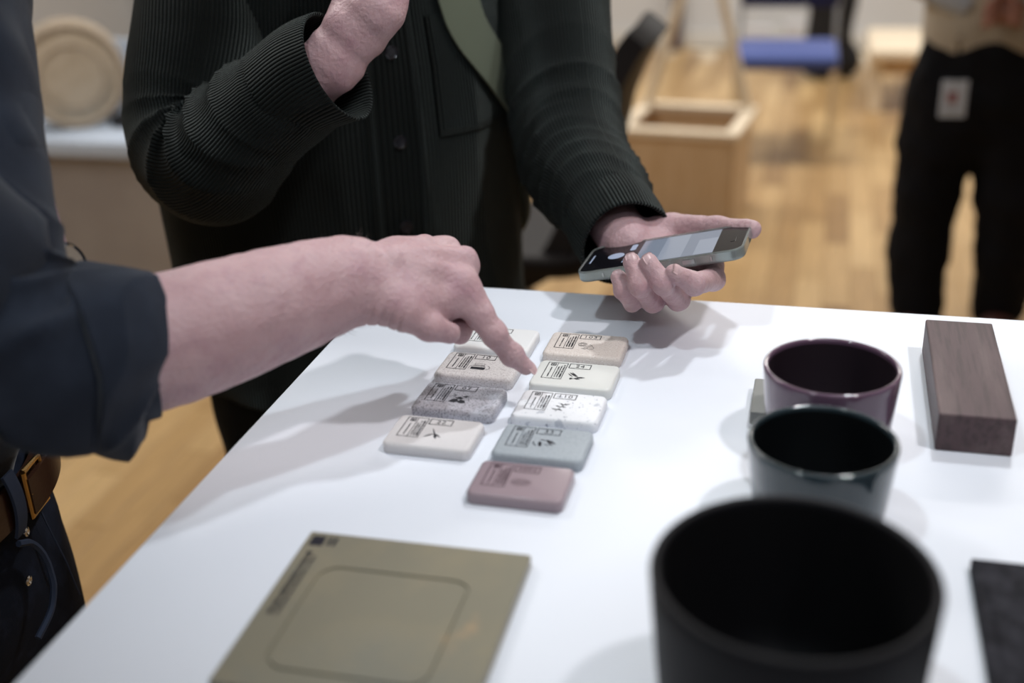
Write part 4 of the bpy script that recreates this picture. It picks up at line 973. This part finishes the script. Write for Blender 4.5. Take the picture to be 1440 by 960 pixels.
# tendons on the back of the hand, wrist bone, skin creases at the thumb root
for nme in ('index', 'middle', 'ring'):
    a, b_ = atn(530, 378, 1.005), K[nme]; up = camdir(.1, -.75, -.6); FP.chain([a * .8 + b_ * .2 + up * .012, a * .4 + b_ * .6 + up * .0135, b_ + up * .0085], [.003, .0032, .0045], .012, .01)
FP.ball(atn(492, 366, 1.003), .0150, .014)
for px, py, dp in ((521, 447, .980), (533, 447, .978), (548, 449, .980)):
    FP.chain([atn(px, py + 6, dp), atn(px - 4, py - 14, dp - .004)], [.0001, .0001], .001)
hp = FP.mesh(1)
def crease(P, N):
    o = .0003 * wob(P, 300, 61) + .00045 * wob(P, 95, 62); q = proj(P); x, y, dd = q[:, 0], q[:, 1], q[:, 2]
    g = lambda a, b, c: np.exp(-((x - a) / b) ** 2) * c
    m = np.clip((y - 420) / 15, 0, 1) * np.clip((575 - x) / 10, 0, 1) * np.clip((x - 505) / 8, 0, 1)
    o -= m * .0014 * np.clip(np.sin((x + y * .45) * .42), 0, 1) ** 4
    for k_, (jx, jy, nx, ny) in enumerate(((694, 470, .56, .83), (719, 497, .6, .8))):
        t_ = (x - jx) * nx + (y - jy) * ny
        near = np.exp(-(((x - jx) ** 2 + (y - jy) ** 2) / 300))
        o -= near * .0005 * np.clip(np.sin(t_ * .95), 0, 1) ** 3
    return o
hp = (disp(hp[0], hp[1], crease), hp[1])
# the other hand, hanging behind the sleeve
w2 = B_wr[1]; FO = Field(w2 - np.array([.1, .1, .22]), w2 + np.array([.1, .1, .12]), .0022)
k2 = P3((66, 505, .935), (80, 508, .94), (93, 506, .948), (104, 498, .956))
FO.chain([at(20, 300, .93), w2, at(70, 430, .94)], [.032, .028, .026], .012, .012)
for k_ in k2: FO.chain([at(68, 425, .942), k_], [.020, .013], .012)
for k_, (dx_, t2) in enumerate(((66, 604), (76, 626), (88, 628), (99, 622))): FO.chain([k2[k_], at(dx_ + 3, 570, .925 + .006 * k_), at(dx_ - 3, t2 - 22, .915 + .006 * k_), at(dx_ - 6, t2 - 6, .92 + .006 * k_)], [.0115, .0098, .0085, .0075], .003, .004)
FO.chain([at(62, 440, .93), at(50, 500, .915), at(48, 545, .91)], [.016, .012, .009], .008)
ho = FO.mesh(1)
v, q = join([cb, (hv, hq), hp, ho])
link('body', mesh_np('body', v, q), M['skin'], pt_)
head_parts(pt_, hcB, fB, M['hair'], 0)
a = unit(IDX[3] - IDX[2]); n_ = camdir(.62, -.46, -.64); n_ = unit(n_ - a * (n_ @ a))
nail(pt_, IDX[3] + n_ * .0067 + a * .0022, n_, a, .0108, .0120)
# fine hair along the forearm
hb = BM(); rgh = random.Random(3)
ax_ = [atn(100, 514, .90), atn(235, 478, .935), atn(430, 413, .985), atn(512, 392, 1.012), atn(585, 375, 1.03)]; ar = [.043, .0415, .033, .027, .025]
for _ in range(900):
    i = rgh.choices((1, 2), (5, 2))[0]; u = rgh.random(); p_ = ax_[i] * (1 - u) + ax_[i + 1] * u; r_ = ar[i] * (1 - u) + ar[i + 1] * u
    d_ = unit(ax_[i + 1] - ax_[i]); an = rgh.choice((rgh.gauss(1.6, .35), rgh.gauss(1.6, .35), rgh.gauss(-1.5, .35), rgh.uniform(-2, 2)))
    e1 = unit(camdir(0, 0, -1) - d_ * (camdir(0, 0, -1) @ d_)); e2 = np.cross(d_, e1)
    if e2 @ camdir(0, -1, 0) < 0: e2 = -e2
    n_ = e1 * math.cos(an) + e2 * math.sin(an); ln = rgh.uniform(.008, .017); b0 = p_ + n_ * (r_ * .985)
    dd = unit(n_ * .55 + d_ * rgh.uniform(.5, 1.1) + e2 * rgh.gauss(0, .2)); hb.tube([b0, b0 + dd * ln * .5, b0 + dd * ln + d_ * ln * .2], [.00022, .00017, .00005], 3, False)
o = hb.obj('arm_hair', M['hair'], pt_); o['kind'] = 'stuff'
# shirt: torso, sleeves
FS = Field(CB + np.array([-.36, -.36, .98]), CB + np.array([.36, .36, 1.56]), .01)
FS.chain([CB + Z * 1.0 + fB * .0, CB + Z * 1.15 + fB * .012, CB + Z * 1.33 + fB * .0], [.168, .178, .185], .05, .05, flat=(fB, .74))
FS.chain([CB + lB * .14 + Z * 1.42 - fB * .02, CB - lB * .14 + Z * 1.42 - fB * .05], [.075, .075], .06).chain([CB + Z * 1.42, CB + Z * 1.53 + fB * .03], [.08, .062], .05)
FS.chain([B_sh[0], (B_sh[0] + elB) / 2], [.078, .066], .05).chain([B_sh[1], (B_sh[1] + B_el[1]) / 2], [.078, .070], .05)
v, q = FS.mesh(1)
v = disp(v, q, lambda P, N: .005 * wob(P * np.array([1, 1, .45]), 34, 71) + .003 * wob(P * np.array([1, 1, .6]), 80, 72) + .012 * np.exp(-((P[:, 2] - 1.03) / .03) ** 2) * (1 + .4 * wob(P * np.array([1, 1, 0]), 40, 73)))
shB = link('shirt', mesh_np('shirt', v, q), M['navy'], pt_)
def foldB(s, th, L):
    x = s - .33; g = np.exp(-(x / .10) ** 2); o = .005 * wob(np.stack([s * 18, np.cos(th) * 1.6, np.sin(th) * 1.6], -1), 1.5, 81)
    o += g * .013 * ridge((x + .022 * np.cos(th - .8)) * 62 + 1.1 * np.sin(th * 2)) * (.55 + .45 * np.cos(th - .5)); return o
dB = unit(wrB - elB)
rs = [(*B_sh[0], .078), (*((B_sh[0] + elB) / 2), .064), (*(B_sh[0] * .15 + elB * .85), .062), (*(elB * .88 + wrB * .12 + Z * .004), .060), (*(elB * .76 + wrB * .24), .056), (*(elB * .66 + wrB * .34), .051)]
G, UV = sleeve_grid(rs, 120, 80, camdir(0, -1, -.3), foldB); sl = link('sleeve', grid_mesh('sleeve', G, UV), M['navy'], shB)
def foldC(s, th, L):
    u = s / L; o = .003 * wob(np.stack([s * 30, np.cos(th) * 2, np.sin(th) * 2], -1), 1.5, 83)
    o += .0055 * (ridge(u * 2.2 + th * 2.1 + .6 * np.sin(th * 3), .6) - .3) * np.clip(u * 5, 0, 1)
    o -= .014 * np.clip(1 - u / .05, 0, 1) ** 2
    return o + .026 * np.clip(-np.cos(th + .10), 0, 1) ** 5 * np.clip(u * 1.5, 0, 1)
cs = lambda u: elB * (1 - u) + wrB * u
G, UV = sleeve_grid([(*cs(.19), .0660), (*cs(.27), .0650), (*cs(.35), .0590), (*cs(.41), .0485)], 44, 96, camdir(0, -1, -.3), foldC)
thc = np.linspace(0, 2 * np.pi, 97); uu = np.linspace(0, 1, 44)[:, None]; G = G - dB * ((np.clip(-np.cos(thc), 0, 1) * .036 - np.clip(np.cos(thc), 0, 1) * .004)[None] * (.35 + .65 * uu))[..., None]
G, UV = turn_in(G, UV, .004, .03); link('rolled_cuff', grid_mesh('rolled_cuff', G, UV), M['navy'], sl)
G, UV = sleeve_grid([(*B_sh[1], .082), (*((B_sh[1] + B_el[1]) / 2), .072), (*B_el[1], .068), (*((B_el[1] + B_wr[1]) / 2), .056), (*(B_el[1] * .4 + B_wr[1] * .6), .050)], 90, 64, camdir(0, -1, -.3), foldB)
link('sleeve', grid_mesh('sleeve', G, UV), M['navy'], shB)
# wristwatch
wd = unit(at(70, 430, .94) - at(20, 300, .93)); wc = w2 - wd * .008
watch = BM(); e1 = unit(camdir(1, -.2, -.5) - wd * (camdir(1, -.2, -.5) @ wd)); e2 = np.cross(wd, e1)
watch.tube([wc + (e1 * math.cos(a_) + e2 * math.sin(a_)) * .0315 for a_ in np.linspace(0, 2 * math.pi, 33)], .0035, 6, False)
wo = watch.obj('watch_strap', M['chrome'], pt_, smooth=True)
c_ = BM().lathe([(0, 0), (.018, 0), (.0195, .003), (.0185, .008), (.0165, .0095), (.0155, .008), (0, .008)], 28).obj('watch_case', M['chrome'], wo, smooth=True)
c_.location = wc + e1 * .029; c_.rotation_euler = Vector(e1).to_track_quat('Z', 'Y').to_euler()
# jeans, belt
tr = trousers(pt_, B_hip, B_kn, B_an, CB + Z * 1.03, fB, (.168, .098, .082, .070), M['denim'], 'jeans', .009, 91, .0035)
def beltpt(th, z, off):
    W_, D_ = .166, .124; c, s = np.cos(th), np.sin(th); n_ = (c / D_)[..., None] * fB + (s / W_)[..., None] * lB; n_ /= np.linalg.norm(n_, axis=-1, keepdims=True)
    return CB + (c * D_)[..., None] * fB + (s * W_)[..., None] * lB + np.asarray(z)[..., None] * Z + n_ * np.asarray(off)[..., None], n_
th, zz = np.meshgrid(np.linspace(-np.pi, np.pi, 97), np.linspace(-.019, .019, 5)); G, _ = beltpt(th, .982 + zz - .008 * np.cos(th), .012 - 40 * zz ** 2 * .1)
belt = sheet('belt', G, np.stack([th, zz], -1), .004, M['leather'], pt_)
th, zz = np.meshgrid(np.linspace(.46, 1.1, 24), np.linspace(-.018, .018, 5)); G, _ = beltpt(th, .981 + zz - .008 * np.cos(th), .017 + .012 * np.clip(th - .2, 0, 1)); sheet('belt_tail', G, np.stack([th, zz], -1), .004, M['leather'], belt)
tb_ = .55
def bk(th, dz, off): return beltpt(np.array([th]), np.array([.976 + dz]), np.array([off]))[0][0]
BM().tube([bk(tb_ - .09, .023, .020), bk(tb_ + .09, .023, .022), bk(tb_ + .09, -.023, .022), bk(tb_ - .09, -.023, .020), bk(tb_ - .09, .023, .020)], .0030, 8).obj('buckle', M['brass'], belt, smooth=True)
BM().tube([bk(tb_ - .09, 0, .023), bk(tb_ + .09, .0, .024)], .0014, 8).obj('prong', M['brass'], belt, smooth=True)
for t_ in (.37, 1.0, -1.2, 1.9, 3.1):
    th, zz = np.meshgrid(np.linspace(t_ - .045, t_ + .045, 4), np.linspace(-.032, .030, 12)); G, _ = beltpt(th, .977 + zz, .019 - 6 * zz ** 2); lp = sheet('belt_loop', G, np.stack([th, zz], -1), .003, M['seam'], tr)
    G, _ = beltpt(*np.meshgrid(np.linspace(t_ - .05, t_ + .05, 3), np.linspace(.966, .972, 3)), np.full((3, 3), .016))
def jeanpt(th, z, off=.0):
    W_ = np.interp(z, [.80, .88, .96, 1.03], [.195, .188, .175, .168]); D_ = np.interp(z, [.80, .88, .96, 1.03], [.140, .142, .130, .122]); c, s = np.cos(th), np.sin(th)
    n_ = (c / D_)[..., None] * fB + (s / W_)[..., None] * lB; n_ /= np.linalg.norm(n_, axis=-1, keepdims=True)
    return CB + (c * D_)[..., None] * fB + (s * W_)[..., None] * lB + z[..., None] * Z + n_ * off
hem_, _ = spline([(.31, .940, 0), (.40, .930, 0), (.45, .910, 0), (.44, .886, 0), (.37, .862, 0), (.22, .848, 0)], 24)
BM().tube(jeanpt(hem_[:, 0], hem_[:, 1], .007), .0032, 6).obj('pocket_hem', M['seam'], tr, smooth=True)
s_ = np.linspace(0, 1, 14); BM().tube(jeanpt(.60 + .10 * s_ ** 2, .950 - .12 * s_, .006), .0010, 5).obj('fly_seam', M['seam'], tr, smooth=True)
for t_, z_ in ((.28, .904), (.40, .942)):
    p_ = jeanpt(np.array([t_]), np.array([z_]), .006)[0]; o = BM().lathe([(0, 0), (.0048, 0), (.0048, .0012), (.003, .0022), (.0014, .0012), (0, .0012)], 16).obj('rivet', M['chrome'], tr, smooth=True)
    o.location = p_; o.rotation_euler = Vector(unit(fB * math.cos(t_) + lB * math.sin(t_))).to_track_quat('Z', 'Y').to_euler()
shoes(pt_, B_an, fB, M['shoe'])

# ================================================================== the person standing behind the table
fC = unit((-.08, -1, 0)); lC = np.cross(Z, fC); CC = np.array([.425, 3.50, 0])
pc = empty('person', (CC[0], CC[1], 0)); tag(pc, 'person in black trousers and beige jumper with a badge, standing far right', 'person')
C_hip = [CC + lC * .088 + Z * .75, CC - lC * .088 + Z * .75]; C_an = [np.array([.560, 3.55, .09]), np.array([.315, 3.50, .09])]
C_kn = [CC + lC * .115 + Z * .46, CC - lC * .115 + Z * .45]
C_sh = [CC + lC * .17 + Z * 1.36, CC - lC * .17 + Z * 1.36]; C_el = [CC + lC * .24 + Z * 1.10 + fC * .05, CC - lC * .22 + Z * 1.08 + fC * .05]
C_wr = [at(1432, 14, 3.10), at(1378, 14, 3.12)]
hcC = CC + Z * 1.60 + fC * .04
(hv, hq), _, _ = head_field(hcC, fC, .008)
cb = coarse_body(C_hip, C_kn, C_an, C_sh, C_el, C_wr, fC, hcC - Z * .12 - fC * .03, slim=.85)
hc = at(1410, 15, 3.08); FC = Field(hc - .13, hc + .13, .003)
for s, wv_ in ((1, C_wr[0]), (-1, C_wr[1])):
    d_ = unit(hc - wv_); FC.chain([wv_ - d_ * .03, wv_, wv_ + d_ * .05], [.028, .026, .030], .01, .01)
    for k_ in range(4):
        o_ = Z * (.026 - .017 * k_) - fC * .004; base_ = wv_ + d_ * .055 + o_; FC.chain([base_, base_ + d_ * .035 + fC * .018, base_ + d_ * .055 - Z * .012 + fC * .004], [.0105, .0095, .008], .003, .004)
    FC.chain([wv_ + d_ * .02 + Z * .02, wv_ + d_ * .05 + Z * .045 + fC * .015, wv_ + d_ * .075 + Z * .04 + fC * .02], [.014, .011, .009], .005)
hh_ = FC.mesh(1); v, q = join([cb, (hv, hq), hh_]); link('body', mesh_np('body', v, q), M['skin_dark'], pc)
head_parts(pc, hcC, fC, M['hair'], 0)
FJ = Field(CC + np.array([-.42, -.42, .80]), CC + np.array([.42, .36, 1.52]), .012)
FJ.chain([CC + Z * .92, CC + Z * 1.1, CC + Z * 1.28], [.172, .175, .175], .05, .05, flat=(fC, .76)).chain(C_sh, [.07, .07], .06).chain([CC + Z * 1.36, CC + Z * 1.46 + fC * .02], [.08, .066], .05)
for s, e, w2_ in zip(C_sh, C_el, C_wr): FJ.chain([s, e, e * .35 + w2_ * .65], [.066, .058, .046], .02, .03)
v, q = FJ.mesh(1); jm = link('jumper', mesh_np('jumper', disp(v, q, lambda P, N: .004 * wob(P, 40, 101)), q), M['beige_knit'], pc)
for e, w2_ in zip(C_el, C_wr):
    G, UV = sleeve_grid([(*(e * .6 + w2_ * .4), .054), (*(e * .3 + w2_ * .7), .050), (*(e * .1 + w2_ * .9), .042)], 16, 32, (0, 0, 1)); G, UV = turn_in(G, UV, .004, .02); link('shirt_cuff', grid_mesh('shirt_cuff', G, UV), M['grey_cuff'], jm)
trousers(pc, C_hip, C_kn, C_an, CC + Z * .93, fC, (.168, .106, .092, .082), M['black_cloth'], 'trousers', .012, 111, .005)
shoes(pc, C_an, fC, M['shoe'])
# badge clipped to the waistband
bp_ = at(1341, 139, 3.17); bg_ = empty('name_badge', tuple(bp_), .1); tag(bg_, 'pale plastic name badge hanging from the black trousers', 'badge')
BM().box((0, 0, 0), (.068, .004, .100), .002).obj('card', M['badge'], bg_)
BM().box((-.004, -.0026, .004), (.026, .0012, .030)).obj('photo_print', M['badgered'], bg_)
BM().box((0, -.0026, -.030), (.05, .0012, .006)).obj('print_line', M['grey_cuff'], bg_)
BM().tube([(0, 0, .048), (0, .0, .10), (.002, .02, .155)], .004, 6).obj('clip_strap', M['black_cloth'], bg_)
BM().box((.002, .012, .155), (.016, .012, .022), .003).obj('clip', M['chrome'], bg_)

# the figures were modelled in room coordinates: move their parts into the frame of each figure's base
for root in (man, pt_, pc):
    for c in [o for o in COL.objects if o.parent == root]: c.location = Vector(c.location) - Vector(root.location)
